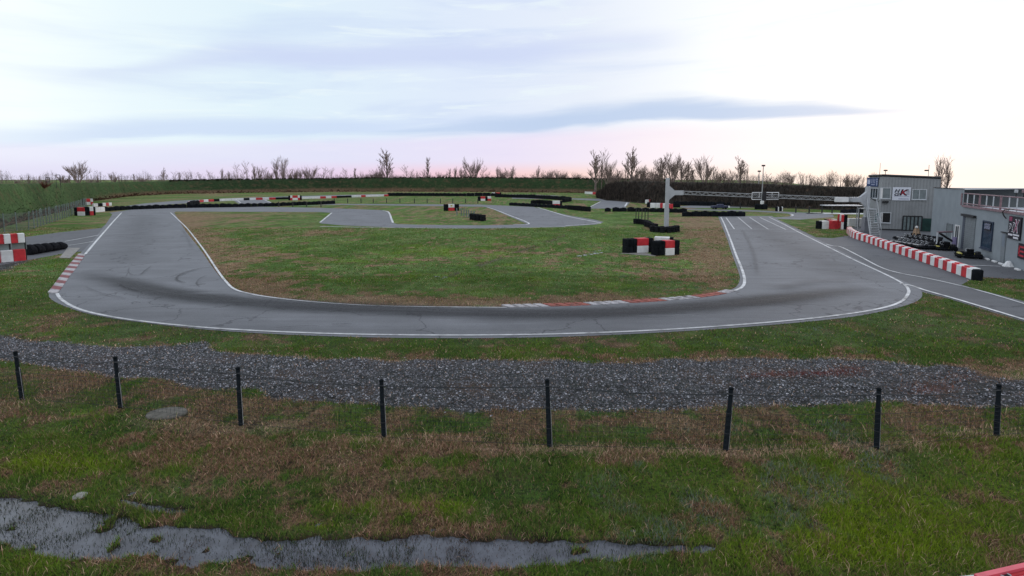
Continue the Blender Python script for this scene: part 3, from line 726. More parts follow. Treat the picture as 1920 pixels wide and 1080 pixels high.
# gravel
def stones():
    n = 210000
    x, y = scatter(10.5, 19.5, n); f = fields(x, y)
    edge = softpoly(f[0], f[1], GRAVEL, 16)
    keep = (rng.random(n) < np.clip(f[3] * 1.3 - .1, 0, 1) + .10 * edge) & (f[0] > -50) & (f[0] < 1970)
    x, y = x[keep], y[keep]
    x2, y2 = scatter(28, 38, 60000); f2 = fields(x2, y2); k2 = (f2[3] > .5) & (f2[1] < 540) & (f2[0] > -60) & (f2[0] < 100)
    x = np.concatenate([x, x2[k2]]); y = np.concatenate([y, y2[k2]]); k = len(x)
    s = (.010 + .024 * rng.random(k) ** 2.2)
    oc = np.array([(1, 0, 0), (0, 1, 0), (-1, 0, 0), (0, -1, 0), (0, 0, 1)], float)
    V = oc[None] * (s[:, None, None] * (.6 + .8 * rng.random((k, 5, 1))))
    a = rng.random(k) * 2 * pi; ca, sa = np.cos(a)[:, None], np.sin(a)[:, None]
    X = V[..., 0] * ca - V[..., 1] * sa + x[:, None]; Y = V[..., 0] * sa + V[..., 1] * ca + y[:, None]
    Z = V[..., 2] * .8 + .0 + (height(x, y, np.zeros(k)))[:, None]
    Vv = np.stack([X, Y, Z], 2).reshape(-1, 3)
    b = np.arange(k)[:, None] * 5
    T = np.concatenate([b + np.array([[0, 1, 4]]), b + np.array([[1, 2, 4]]), b + np.array([[2, 3, 4]]), b + np.array([[3, 0, 4]])], 0)
    g_ = rng.random(k) ** 3.4
    g_ = g_[:]; c = np.stack([.078 + .30 * g_, .080 + .30 * g_, .088 + .32 * g_], 1) * rng.choice([.5, .8, 1.0, 1.25], k)[:, None]
    w = rng.random(k) < .12; c[w] *= np.array((1.1, .88, .72))
    return Vv, T, np.repeat(c, 5, 0)
V, T_, c_ = stones()
tag(npmesh('gravel', V, T_, M_stone, c_), 'strip of loose grey gravel between the fence and the track', None, None, 'stuff')

# ================================================================== OBJECTS
random.seed(5)
def arc_len(P): return sum((b - a).length for a, b in zip(P, P[1:]))

# ------------------------------------------------------------------ tyre columns (one mesh shared by all)
def tyre_column_mesh(tiers, r=.29, h=.20, n=12):
    mb = MB()
    for i in range(tiers):
        ox, oy = random.uniform(-.02, .02), random.uniform(-.02, .02)
        mb.lathe((ox, oy, i * h), [(r * .55, .01), (r * .93, .0), (r, .04), (r, h - .045), (r * .93, h - .005), (r * .58, h - .01), (r * .52, h - .07)], n)
    return mb
_proto = {}
def tyre_col(tiers, parent, loc, rz=0.0, sc=1.0):
    if tiers not in _proto:
        o = tyre_column_mesh(tiers).build('tyre_stack', M_tyre, None, True); _proto[tiers] = o.data
        C.objects.unlink(o); bpy.data.objects.remove(o)
    o = bpy.data.objects.new('tyre_stack', _proto[tiers]); C.objects.link(o)
    o.parent = parent; o.location = Vector(loc) - parent.location; o.rotation_euler.z = rz; o.scale = (sc, sc, sc)
    return o

def tyre_row(pts, tiers, label, group='low black tyre walls round the track', step=.58, rows=1, sc=1.0, name='tyre_wall', posts=0):
    P = [G(x, y) for x, y in pts]
    t_ = thing(name, P[0].lerp(P[-1], .5), label, 'tyre wall', group)
    n = max(1, int(arc_len(P) / step)); R = resample(P, n)
    for r_ in range(rows):
        for i, q in enumerate(R):
            tyre_col(tiers, t_, (q.x + random.uniform(-.04, .04) + r_ * .1, q.y + r_ * .55 + random.uniform(-.05, .05), 0), random.uniform(0, 6), sc * random.uniform(.96, 1.05))
    return t_

def belt_wall(pts, h, label, seg=4.0, th=.6, group='low black tyre walls round the track', name='tyre_wall', wob=.10):
    """tyres wrapped in black conveyor belt, in bundles"""
    P = [G(x, y) for x, y in pts]; t_ = thing(name, P[0].lerp(P[-1], .5), label, 'tyre wall', group)
    n = max(1, int(arc_len(P) / seg)); n = min(n, 95); R = resample(P, n)
    for a, b in zip(R, R[1:]):
        d = b - a; hh = h * random.uniform(1 - wob, 1 + wob); mb = MB()
        mb.cbox(((a.x + b.x) / 2, (a.y + b.y) / 2 + random.uniform(-.1, .1), hh / 2), (d.length * .985, th, hh), atan2(d.y, d.x) + random.uniform(-.01, .01), .12)
        k = max(1, int(d.length / .9))
        for j in range(k):
            q = a.lerp(b, (j + .5) / k); mb.torus((q.x, q.y, hh), .22, .07, 8, 4)
        mb.build('tyre_bundle', M_belt, t_)
    return t_

def block_wall(pts, h, label, seq, blk=1.0, th=.45, group='red and white block barriers', z0=0.0, cap=None):
    """plastic blocks end to end; seq of w/r/k characters is repeated"""
    P = [G(x, y) for x, y in pts]; t_ = thing('block_barrier', P[0].lerp(P[-1], .5), label, 'barrier', group)
    n = max(1, int(round(arc_len(P) / blk))); n = min(n, 98); R = resample(P, n)
    for i, (a, b) in enumerate(zip(R, R[1:])):
        ch = seq[i % len(seq)]
        if ch == '.': continue
        d = b - a; mb = MB(); hh = h * random.uniform(.97, 1.03)
        mb.cbox(((a.x + b.x) / 2, (a.y + b.y) / 2 + random.uniform(-.015, .015), z0 + hh / 2), (d.length * .97, th, hh), atan2(d.y, d.x) + random.uniform(-.02, .02), .04)
        mb.build('block', {'w': M_white, 'r': M_red, 'k': M_belt}[ch], t_)
    return t_

def stack(a, b, segs, h, label, th=.62, group='marshal post tyre stacks with red and white panels', emblem=False):
    """two-tier tyre stack from a to b with red/white panels in its face: segs = [(kind, fraction)]"""
    a = Vector(a); b = Vector(b); d = b - a; L = d.length; u = d.normalized(); nrm = Vector((u.y, -u.x, 0))
    if nrm.y > 0: nrm = -nrm
    t_ = thing('tyre_stack_barrier', a.lerp(b, .5), label, 'barrier', group); s = 0; rz = atan2(u.y, u.x)
    for kind, fr in segs:
        w = L * fr; c = a + u * (s + w / 2) - nrm * th / 2
        if kind == 'k':
            k = max(1, int(round(w / .32)))
            mb = MB()
            for j in range(k):
                cc = a + u * (s + w * (j + .5) / k) - nrm * th / 2
                for q in range(2):
                    mb.cbox((cc.x, cc.y, h * (.25 + .5 * q)), (w / k * .97, th * random.uniform(.93, 1.0), h * .485), rz, .05)
            mb.build('tyre_bundle', M_belt, t_)
        else:
            top, bot = kind
            for q, ch in ((1, top), (0, bot)):
                mb = MB(); mb.cbox((c.x, c.y, h * (.25 + .5 * q)), (w * .98, th + .04, h * .49), rz, .03)
                pn = mb.build('panel', {'w': M_white, 'r': M_red}[ch], t_)
                if emblem and q == 1:
                    e = MB(); f_ = c + nrm * (th / 2 + .03); e.box((f_.x, f_.y, h * .76), (w * .28, .012, h * .2), rz); e.build('emblem', M_yel, pn)
        s += w
    return t_

# ---- the big pair of stacks in the infield, right of the middle
tag(MB().prism([tuple(G(x, y).xy) for x, y in ((1163, 475.5), (1200, 473), (1232, 479), (1228, 480.5))], .0, .03).build('pavement', M_conc), 'thin concrete pad under the infield tyre stack', None, None, 'structure')
stack(G(1173.5, 475.5), G(1226, 473), [('k', .40), ('rw', .41), ('k', .19)], 1.08, 'left tyre stack with red over white panel in the infield, on the concrete pad', emblem=False)
stack(G(1229, 480), G(1275, 477.5), [('k', .40), ('rw', .38), ('k', .22)], 1.06, 'right tyre stack with red over white panel, nearest of the infield group', emblem=False)
stack(G(1226, 471.5), G(1262, 473), [('wr', .8), ('k', .2)], 1.12, 'white over red panel stack set back between the two infield tyre stacks', th=.5)

# ---- stacks farther off
stack(G(832, 395.5), G(861, 395.2), [('k', .30), ('wr', .40), ('k', .30)], 1.15, 'tyre stack with white over red panel and small emblem, beside the infield fence posts', emblem=True)
stack(G(541, 375.6), G(566, 375.2), [('k', .14), ('wr', .16), ('rw', .4), ('wr', .16), ('k', .14)], 1.2, 'distant tyre stack breaking the far red and white barrier line left of centre')
stack(G(897, 376.8), G(921, 376.4), [('k', .18), ('rw', .36), ('k', .18), ('wr', .28)], 1.1, 'distant tyre stack with two panels at the end of the far black tyre wall')
stack(G(923, 367.4), G(940, 367.2), [('wr', .3), ('k', .1), ('rw', .45), ('k', .15)], 1.1, 'farthest small red and white tyre stack, under the grass bank')
stack(G(1033.5, 388.6), G(1054, 388.6), [('k', .12), ('wr', .68), ('k', .2)], 1.25, 'white over red panel stack in the middle of the tyre walls right of centre')
stack(G(139, 404.5), G(159.5, 404.5), [('k', .3), ('rw', .7)], 1.25, 'red over white panel stack at the end of the mesh fence')
stack(G(160, 404.5), G(180, 403.5), [('k', .45), ('wr', .35), ('k', .2)], 1.3, 'white over red panel stack beside the start of the long black tyre wall')
stack(G(155, 384.8), G(175, 384.2), [('k', .3), ('rw', .45), ('wr', .25)], 1.3, 'red and white stack at the foot of the left grass bank, behind the fence')
block_wall([(178, 398), (195, 396.6)], .75, 'short low white and red blocks joining the black tyre wall', 'wwr', 1.2)
block_wall([(174, 387.6), (190, 386.8), (208, 385.4)], .62, 'short row of white and red blocks behind the left panel stacks', 'wkwrwrw', 1.0)

# ---- tyre walls
belt_wall([(192, 396.4), (240, 393.2), (320, 390.2), (380, 389.2), (440, 388.4), (500, 387.2), (560, 385.0), (628, 382.2)], .66, 'very long low black tyre wall behind the left side of the track', 1.1)
belt_wall([(727, 367.4), (790, 367.4), (860, 367.8), (935, 367.6)], .95, 'far straight black tyre wall in front of the grass bank', 2.5)
belt_wall([(928, 369.6), (985, 371.2), (1030, 373.4), (1072, 377.0), (1056, 379.5)], .95, 'far black tyre wall bending round towards the camera right of centre', 2.2)
belt_wall([(956, 385.0), (1000, 387.6), (1040, 390), (1066, 391.6)], .55, 'low black tyre wall beside the white over red panel stack', 1.2)
tyre_row([(1066, 392.8), (1085, 394.6), (1105, 396.6)], 4, 'taller bare tyre wall ending right of the infield loop', step=.56)
tyre_row([(997, 382.5), (1012, 381.6), (1032, 383.4)], 4, 'heap of loose tyres left of the white over red panel stack', step=.6, rows=2)
belt_wall([(1134, 396.6), (1145, 396.6)], .62, 'one separate short black tyre block in the grass', 1.3)
belt_wall([(1148, 396.4), (1200, 396.9), (1245, 397.8), (1288, 399.2)], .66, 'black tyre wall passing behind the tall gantry post', 1.2)
belt_wall([(1279, 405.6), (1340, 405.8), (1396, 405.4)], .72, 'straight black tyre wall at the head of the starting grid', 1.2)
belt_wall([(1262, 388.8), (1275, 388.8)], .95, 'short black tyre block beyond the gantry post', .8)
belt_wall([(1415, 392.4), (1438, 392.4)], 1.0, 'black tyre block round the feet of the lamp masts', .8)
belt_wall([(1262, 384.6), (1400, 387.4), (1512, 388.2)], .8, 'long dark tyre wall along the foot of the brown thicket', 1.6)
belt_wall([(1577, 399.5), (1618, 399)], .55, 'low dark tyre wall left of the grey tower', 1.3)
tyre_row([(1192, 419.5), (1200, 420.0), (1209, 421.2), (1216, 424.0)], 3, 'row of stacked tyres with upright posts, left of the gantry post', step=.56)
tyre_row([(1213, 424.6), (1221, 427.4), (1229, 430.5)], 3, 'short slanting row of stacked tyres joining the gantry post ring', step=.56)
tyre_row([(1224, 434.6), (1240, 436.2), (1256, 436.4), (1269, 434.2)], 3, 'ring of stacked tyres round the foot of the gantry post', step=.56, rows=2)
tyre_row([(884, 411.8), (894, 413.6), (905, 414.4)], 4, 'low black tyre heap at the end of the infield fence posts', step=.6, rows=2)
for i, (a, b) in enumerate((((1208, 377.2), (1222, 377.2)), )):
    belt_wall([a, b], .9, 'small black tyre block in front of the far white blocks', .9)

# bent pieces of fence standing in the tyres
def posts_fence(pts, hgt, label, m=M_dark, r=.05, rail=True, cat='fence', mesh=True, group=None):
    P = [G(x, y) for x, y in pts]; t_ = thing('wire_fence', P[0].lerp(P[-1], .5), label, cat, group)
    for q in P: MB().tube([q, q + Vector((random.uniform(-.05, .05), 0, hgt * random.uniform(.92, 1.05)))], r, 6).build('post', m, t_)
    if rail:
        for k in (.35, .65, .95): MB().tube([q + Vector((0, 0, hgt * k)) for q in P], .015, 4).build('wire', m, t_)
    return t_
posts_fence([(1192, 417.6), (1197, 418), (1203, 418.4), (1209, 419), (1215, 420)], 1.65, 'short run of upright posts rising from the tyres left of the gantry post', rail=False)
posts_fence([(857, 403.5), (865, 404.2), (870, 405.4), (875, 406.8), (879, 408), (884, 410), (889, 411.5)], 1.1, 'seven short dark posts in the infield right of the emblem stack', M_green, .09, False)
mp_ = None
for i, (x, y) in enumerate([(523, 388), (549, 388), (575, 387.6), (602, 388.6), (627, 381), (652, 380.8), (677, 380.6), (700, 380.6), (725, 380.6), (750, 380.6), (777, 381), (801, 381), (826, 381.4), (849, 381.2), (873, 381), (896, 381.6), (1388, 391), (1492, 399.0), (1517, 399.2), (1541, 399.6), (1560, 400)]):
    if mp_ is None:
        q = G(x, y); mp_ = thing('marker_post', q, 'knee-high dark marker post, leftmost of the row along the far track', 'post', 'dark marker posts along the far track')
        MB().tube([q, q + Vector((0, 0, .95))], .10, 6, .085).build('post', M_dark, mp_); MB().lathe(q + Vector((0, 0, .95)), [(.12, 0), (.12, .05), (.05, .09)], 8).build('cap', M_dark, mp_)
        _mi = 0
    else:
        c = copy_tree(mp_); c.location = G(x, y); _mi += 1
        c['label'] = f"knee-high dark marker post, {'second third fourth fifth sixth seventh eighth ninth tenth eleventh twelfth thirteenth fourteenth fifteenth sixteenth seventeenth eighteenth nineteenth twentieth last'.split()[_mi - 1]} from the left along the far track"

# ---- red/white block barriers far off
block_wall([(352, 384.6), (356, 381.8), (366, 379.8), (386, 378.4), (420, 376.8), (470, 375), (520, 373.9), (541, 373.5)], .55, 'far red and white block barrier curving away left of the centre stack', 'wrwrwkkkwrwrkwwwwkwrwrkk', 1.6)
block_wall([(567, 373.0), (620, 371.4), (690, 369.0), (728, 367.8)], .55, 'far red and white block barrier running up to the straight black tyre wall', 'wwwrwrkkkwwrwwwwrrkk', 1.7)
belt_wall([(353, 387), (362, 384.4), (372, 382.4)], .8, 'black tyre end of the far curved block barrier', 1.4)
block_wall([(1097, 363.4), (1118, 364.6), (1138, 366.2)], .8, 'faint white and red block row under the bank right of centre', 'wwrww.r', 3.0)
block_wall([(1211, 381.8), (1224, 380.8), (1241, 381.2)], .85, 'white and red block row behind the black tyre block left of the gantry post', 'wrwwr', 1.2)
block_wall([(1219, 389.4), (1240, 389.6), (1260, 391.6)], .9, 'white and red block row seen just past the gantry post', 'wwrwwrw', 1.0)
belt_wall([(1213, 388.4), (1219, 388.6)], 1.0, 'small black tyre end piece beside the gantry post blocks', .8)
for (x, y, lab) in ((1458, 396.2, 'left of the two small black and white tyre blocks by the far bend'), (1465.5, 396.0, 'right of the two small black and white tyre blocks by the far bend')):
    stack(G(x - 3, y), G(x + 2.4, y), [('k', .66), ('ww', .34)], .75, lab, th=.4)

# dark low vehicle by the far track
q = G(1349, 392); t_ = thing('parked_trailer', q, 'low dark vehicle with a pale tail on the far track beyond the grid', 'vehicle')
MB().cbox((q.x, q.y, .42), (2.9, 1.2, .42), .05, .12).cbox((q.x + .1, q.y, .72), (1.2, .9, .34), .05, .15).build('body', mat('dark_blue_cover', (.02, .025, .06), .5, .3, 4.0), t_)
MB().cbox((q.x + 1.45, q.y - .1, .42), (.45, .8, .3), .05, .05).build('tail', M_white, t_)
for dx in (-.9, .9):
    for dy in (-.6, .6): MB().lathe((q.x + dx, q.y + dy, .2), [(.1, -.09), (.2, -.07), (.2, .07), (.1, .09)], 10, Matrix.Rotation(pi / 2, 3, 'X')).build('wheel', M_tyre, t_)

# ------------------------------------------------------------------ right: blocks by the pit entry, pit wall
stack(G(1536, 429.6), G(1555, 429.2), [('k', .28), ('ww', .72)], .98 * .9, 'white block with black tyre end standing alone before the pit entry')
block_wall([(1555, 429.4), (1569, 428.8)], .92, 'dark red block beside the white block at the pit entry', 'r', 3.0, .6)
stack(G(1551, 422.6), G(1569, 421.8), [('k', .2), ('rr', .45), ('ww', .35)], .7, 'red and white blocks half hidden behind the white pit entry block', th=.5)
stack(G(1569, 427.4), G(1577, 428), [('rw', .5), ('wr', .5)], 1.55, 'tall two-tier red and white panels at the left of the pit entry', th=.5)
stack(G(1577, 430.2), G(1588, 430.6), [('rw', .4), ('k', .6)], 1.6, 'tall tier of red, white and black panels before the pit wall')
block_wall([(1589, 424.2), (1600, 424.2), (1612, 424.4), (1620, 424.6)], .95, 'row of white and red blocks behind the start of the pit wall', 'wrrw', 2.1, .5)
P = smooth_path([G(x, y) for x, y in ((1587, 436.5), (1592, 442), (1602, 447.6), (1625, 454.8), (1660, 467.5), (1700, 481.5), (1750, 499), (1790, 513.5), (1821, 524.4))], 6)
t_ = thing('pit_wall', P[len(P) // 2], 'long low pit wall of alternating red and white blocks in front of the buildings', 'barrier'); t_['group'] = 'red and white block barriers'
n = 46; R = resample(P, n)
for i, (a, b) in enumerate(zip(R, R[1:])):
    d = b - a; u = d.normalized(); nr = Vector((-u.y, u.x, 0)); 
    if nr.x < 0: nr = -nr
    c = a.lerp(b, .5) + nr * .2; w_ = .62
    o = MB().cbox((c.x, c.y, .02 + .28), (d.length * .985, .42, .56), atan2(u.y, u.x) + random.uniform(-.012, .012), .025).build('block', M_white if i % 2 else M_red, t_)
    MB().cbox((c.x + nr.x * .06, c.y + nr.y * .06, .605), (d.length * .99, .26, .05), atan2(u.y, u.x), .01).build('top_strip', M_white if i % 2 else M_red, o)
d = (P[-1] - P[-2]).normalized(); nr = Vector((-d.y, d.x, 0)); c = P[-1] + nr * .2 + d * .12
MB().cbox((c.x, c.y, .30), (.3, .46, .6), atan2(d.y, d.x), .06).build('black_end_block', M_belt, t_)

# ------------------------------------------------------------------ buildings
class Wall:
    def __init__(s, a, b):
        s.a = Vector((a[0], a[1], 0)); s.b = Vector((b[0], b[1], 0)); s.u = (s.b - s.a).normalized(); s.L = (s.b - s.a).length
        s.n = Vector((s.u.y, -s.u.x, 0))
        if s.n.dot(-s.a) < 0: s.n = -s.n
        s.rz = atan2(s.u.y, s.u.x)
    def hit(s, px, py):
        X, Y, Z = ray(px, py); D = Vector((X, Y, Z)); k = s.a.dot(s.n) / D.dot(s.n)
        p = D * k; return (p - s.a).dot(s.u), H + Z * k
    def box(s, mb, px0, t0, px1, b0, out=0.0, th=.06):
        """panel whose left edge spans photo rows t0..b0 at column px0, right edge at px1"""
        s0, zt = s.hit(px0, t0); _, zb = s.hit(px0, b0); s1, _ = s.hit(px1, t0)
        return s.sbox(mb, s0, s1, zb, zt, out, th)
    def sbox(s, mb, s0, s1, z0, z1, out=0.0, th=.06):
        c = s.a + s.u * (s0 + s1) / 2 + s.n * (out + th / 2)
        mb.box((c.x, c.y, (z0 + z1) / 2), (abs(s1 - s0), th, abs(z1 - z0)), s.rz); return mb
    def pt(s, sv, z, out=0.0):
        p = s.a + s.u * sv + s.n * out; return Vector((p.x, p.y, z))

# --- two-storey control tower
TM = G(1649, 431); TLp = Vector((40.0, 60.0, 0)); u = Vector((.90, -.436, 0)).normalized(); TR = TM + u * 4.9
WL = Wall(TLp, TM); WF = Wall(TM, TR)
zL = WL.hit(1627, 330.8)[1]; zM = WF.hit(1649, 329.8)[1]; zR = WF.hit(1742, 334.4)[1]
tw = thing('control_tower', TM, 'two-storey grey control tower with ribbed cladding and a white lettered banner', 'building')
back = [TR + Vector((4, 7, 0)), TLp + Vector((5.5, 5.5, 0))]
foot = [TLp, TM, TR, back[0], back[1]]
MB().prism([p.xy for p in foot], 0, [zL, zM, zR, zR, zL]).build('wall', M_clad, tw)
mb = MB(); k = int(WF.L / .26)
for i in range(k + 1): WF.sbox(mb, i * WF.L / k - .035, i * WF.L / k + .035, .12, min(zM, zM + (zR - zM) * i / k) - .05, .0, .03)
mb.build('ribbed_cladding', mat('rib_grey', (.235, .248, .262), .6, .06, 1.2), tw)
mb = MB(); WF.sbox(mb, -.02, WF.L + .05, .0, .14, .035, .02); mb.build('plinth', M_dark, tw)
mb = MB()
for w_, za, zb in ((WL, zL, zM), (WF, zM, zR)):
    mb.tube([w_.pt(-.05, za + .06, .05), w_.pt(w_.L + .05, zb + .06, .05)], .12, 4)
mb.build('roof_edge', M_dark, tw)
def window(w, px0, t0, px1, b0, parent, frame=M_trim, glass=M_glass, mull=1, fw=.07, name='window', bars=0, sill=True):
    s0, zt = w.hit(px0, t0); _, zb = w.hit(px0, b0); s1, _ = w.hit(px1, t0)
    g_ = MB(); w.sbox(g_, s0, s1, zb, zt, .012, .03); root = g_.build(name, glass, parent)
    f = MB()
    w.sbox(f, s0 - fw, s1 + fw, zt, zt + fw, .005, .08); w.sbox(f, s0 - fw, s1 + fw, zb - fw, zb, .005, .08)
    w.sbox(f, s0 - fw, s0, zb, zt, .005, .08); w.sbox(f, s1, s1 + fw, zb, zt, .005, .08)
    for i in range(1, mull + 1):
        x = s0 + (s1 - s0) * i / (mull + 1); w.sbox(f, x - fw * .4, x + fw * .4, zb, zt, .015, .05)
    f.build('frame', frame, root)
    if sill:
        f = MB(); w.sbox(f, s0 - fw * 1.6, s1 + fw * 1.6, zb - fw * 1.7, zb - fw, .0, .14); f.build('sill', frame, root)
    if bars:
        f = MB()
        for i in range(bars):
            x = s0 + (s1 - s0) * (i + .5) / bars; f.tube([w.pt(x, zb, .1), w.pt(x, zt, .1)], .02, 4)
        f.build('bars', M_dark, root)
    return root
M_blind = mat('grey_window_blind', (.17, .20, .215), .5, .12, 3.0)
window(WL, 1629, 353, 1647.5, 370, tw, M_trim, M_glass, 3)
window(WF, 1651.5, 353, 1669.5, 371.5, tw, M_trim, M_blind, 0)
mb = MB(); WF.box(mb, 1651.2, 353, 1655.5, 371.5, .05, .03); mb.build('white_shutter', M_white, tw)
window(WF, 1712, 356, 1736.5, 373, tw, M_trim, M_blind, 1)
window(WL, 1642.5, 399, 1648.5, 416, tw, M_trim, mat('teal_glass', (.08, .16, .17), .3, .2, 3.0), 0)
window(WF, 1652, 399, 1669.5, 416.5, tw, M_trim, M_dark, 0, bars=7)
mb = MB(); WF.box(mb, 1651.6, 399, 1655.8, 416.5, .06, .03); mb.build('white_shutter', M_white, tw)
# glazed porch and open dark doorway
s0, zt = WF.hit(1693.5, 403); s1, _ = WF.hit(1729, 403); s2 = WF.L - .02
mb = MB(); WF.sbox(mb, s0, s1, .1, zt - .15, .035, .03); gl = mb.build('glazed_door', mat('curtained_glass', (.16, .20, .21), .3, .25, 3.0), tw)
mb = MB()
for i in range(6):
    x = s0 + (s1 - s0) * i / 5; WF.sbox(mb, x - .05, x + .05, .1, zt - .1, .05, .07)
WF.sbox(mb, s0, s1, zt - .16, zt - .06, .05, .07); mb.build('frame', M_dark, gl)
mb = MB(); WF.sbox(mb, s1 + .02, s2, .05, zt - .3, .035, .05); dd = mb.build('door', mat('dark_green_door', (.015, .045, .04), .5, .3, 2.0), tw)
mb = MB(); WF.sbox(mb, s2 - .35, s2 - .28, 1.0, 1.25, .09, .06); mb.build('handle', M_trim, dd)
# floodlights, antennas, cable on the tower
def lamp_small(w, px, py, name, label, parent=None):
    s_, z_ = w.hit(px, py); mb = MB(); p = w.pt(s_, z_, .18); mb.box(p, (.26, .2, .2), w.rz); mb.tube([w.pt(s_, z_, .0), p], .03, 5); return mb.build(name, M_dark, parent or tw)
lamp_small(WF, 1656.5, 378.5, 'floodlight', ''); lamp_small(WF, 1662.5, 378.5, 'floodlight', '')
s_, z_ = WF.hit(1649.3, 331); MB().tube([WF.pt(s_, z_ - .3, -.1), WF.pt(s_, z_ + 1.45, -.1)], .03, 5, .015).build('antenna', M_dark, tw)
for (px, top, mat_) in ((1660, 327, M_dark), (1741, 331, M_metal)):
    s_, z_ = WF.hit(px, 333); _, zt_ = WF.hit(px, top - (9 if px == 1660 else 22))
    o = MB().tube([WF.pt(s_, z_ - .2, -.15), WF.pt(s_, zt_, -.15)], .03, 5).build('mast', M_dark if px == 1660 else M_metal, tw)
    _, zl_ = WF.hit(px, 319.5); p_ = WF.pt(s_ - (0 if px == 1660 else .18), zl_, -.15)
    MB().cbox(p_, (.34, .22, .14), WF.rz, .03).build('floodlight', M_dark, o)
mb = MB(); mb.tube([WL.pt(*WL.hit(1628, 355), .12), WL.pt(*WL.hit(1630, 362), .2), WL.pt(*WL.hit(1636, 370), .25), WL.pt(*WL.hit(1643, 375.5), .2), WL.pt(*WL.hit(1648.3, 377.5), .08)], .045, 5); mb.build('cable', M_dark, tw)

def text_mesh(txt, size, m, name, parent, wall, sv, z, out, ext=.012, shear=0.0, squeeze=1.0, bold=.0):
    cu = bpy.data.curves.new('t', 'FONT'); cu.body = txt; cu.size = size; cu.extrude = ext; cu.shear = shear; cu.offset = bold
    to = bpy.data.objects.new('t', cu); C.objects.link(to)
    dg = bpy.context.evaluated_depsgraph_get(); me = bpy.data.meshes.new_from_object(to.evaluated_get(dg))
    bpy.data.objects.remove(to)
    mb = MB()
    ux = wall.u
    for v in me.vertices:
        p = wall.pt(sv + v.co.x * squeeze, z + v.co.y, out + v.co.z); mb.v.append(tuple(p))
    mb.f = [tuple(q.vertices) for q in me.polygons]
    return mb.build(name, m, parent)
# banner with the club lettering
s0, zt = WF.hit(1674, 351); s1, _ = WF.hit(1708, 351); _, zb = WF.hit(1674, 375.5); w_, h_ = s1 - s0, zt - zb
bn = thing('banner', WF.pt((s0 + s1) / 2, (zt + zb) / 2, .05), 'white banner with black and red HGK lettering on the tower front', 'sign')
mb = MB(); WF.sbox(mb, s0, s1, zb, zt, .04, .04); mb.build('board', mat('banner_white', (.60, .63, .72), .6, .05, 2.0), bn)
M_ink = mat('black_ink', (.012, .012, .02), .5, .1, 5.0); M_inkr = mat('red_ink', (.32, .02, .04), .5, .1, 5.0)
text_mesh('H', h_ * .36, M_ink, 'lettering', bn, WF, s0 + w_ * .09, zb + h_ * .60, .09, shear=.3, squeeze=1.15, bold=.012)
text_mesh('G', h_ * .28, M_ink, 'lettering', bn, WF, s0 + w_ * .06, zb + h_ * .36, .09, shear=.3, squeeze=1.6, bold=.012)
text_mesh('K', h_ * .62, M_ink, 'lettering', bn, WF, s0 + w_ * .37, zb + h_ * .40, .09, shear=.25, squeeze=1.15, bold=.03)
text_mesh('K', h_ * .50, M_inkr, 'lettering', bn, WF, s0 + w_ * .44, zb + h_ * .44, .105, shear=.25, squeeze=1.0, bold=.005)
mb = MB()
for i in range(5):
    for j in range(6):
        if (i + j) % 2 == 0: WF.sbox(mb, s0 + w_ * (.76 + .035 * i), s0 + w_ * (.76 + .035 * i + .03), zb + h_ * (.42 + .065 * j), zb + h_ * (.42 + .065 * j + .055), .085, .006)
mb.build('chequered_flag', mat('grey_ink', (.12, .12, .15), .5, .1, 5.0), bn)
mb = MB(); WF.sbox(mb, s0 + w_ * .1, s0 + w_ * .93, zb + h_ * .31, zb + h_ * .335, .085, .006); WF.sbox(mb, s0 + w_ * .35, s0 + w_ * .93, zb + h_ * .1, zb + h_ * .14, .085, .006)
mb.build('underline', mat('lilac_ink', (.25, .26, .40), .5, .1, 5.0), bn)
# blue board
s0, zt = WL.hit(1627, 333); s1, _ = WL.hit(1648.3, 333); _, zb = WL.hit(1627, 349.5); w_, h_ = s1 - s0, zt - zb
bb = thing('notice_board', WL.pt((s0 + s1) / 2, (zt + zb) / 2, .05), 'dark blue board with pale patches at the top corner of the tower', 'sign')
mb = MB(); WL.sbox(mb, s0, s1, zb, zt, .04, .04); mb.build('board', M_navy, bb)
M_pale = mat('pale_blue_ink', (.42, .46, .62), .5, .2, 8.0)
mb = MB(); WL.sbox(mb, s0 + w_ * .08, s0 + w_ * .33, zb + h_ * .28, zb + h_ * .78, .085, .006)
for j in range(4): WL.sbox(mb, s0 + w_ * .86, s0 + w_ * .96, zb + h_ * (.14 + .2 * j), zb + h_ * (.26 + .2 * j), .085, .006)
for j in range(3): WL.sbox(mb, s0 + w_ * (.45 + .13 * j), s0 + w_ * (.49 + .13 * j), zb + h_ * .35, zb + h_ * .85, .085, .006)
WL.sbox(mb, s0 + w_ * .42, s0 + w_ * .75, zb + h_ * .18, zb + h_ * .25, .085, .006); mb.build('print', M_pale, bb)

# --- long single-storey building
A1 = G(1744, 445); B2 = G(1918, 508); WM = Wall(A1, A1 + (B2 - A1) * 1.35)
sA, _ = WM.hit(1803, 420); zA = WM.hit(1746, 351.5)[1]; zA2 = WM.hit(1802, 355.5)[1]; zB = WM.hit(1806, 387.5)[1]; inn = -WM.n
mbld = thing('club_building', A1.lerp(B2, .5), 'long blue-grey single-storey building with a railed flat roof beside the paddock', 'building')
p0, p1, p2 = WM.pt(0, 0), WM.pt(sA, 0), WM.pt(WM.L, 0); D1, D2 = inn * 9, inn * 14
MB().prism([p0.xy, p1.xy, (p1 + p1.normalized() * 9.5).xy, (p0 + D1).xy], 0, [zA, zA2, zA2, zA]).build('wall', M_wall, mbld)
MB().prism([p1.xy, p2.xy, (p2 + D2).xy, (p1 + D2).xy], 0, zB).build('wall', M_wall, mbld)
mb = MB(); q = p1 + inn * .15; q2 = p2 + inn * .15
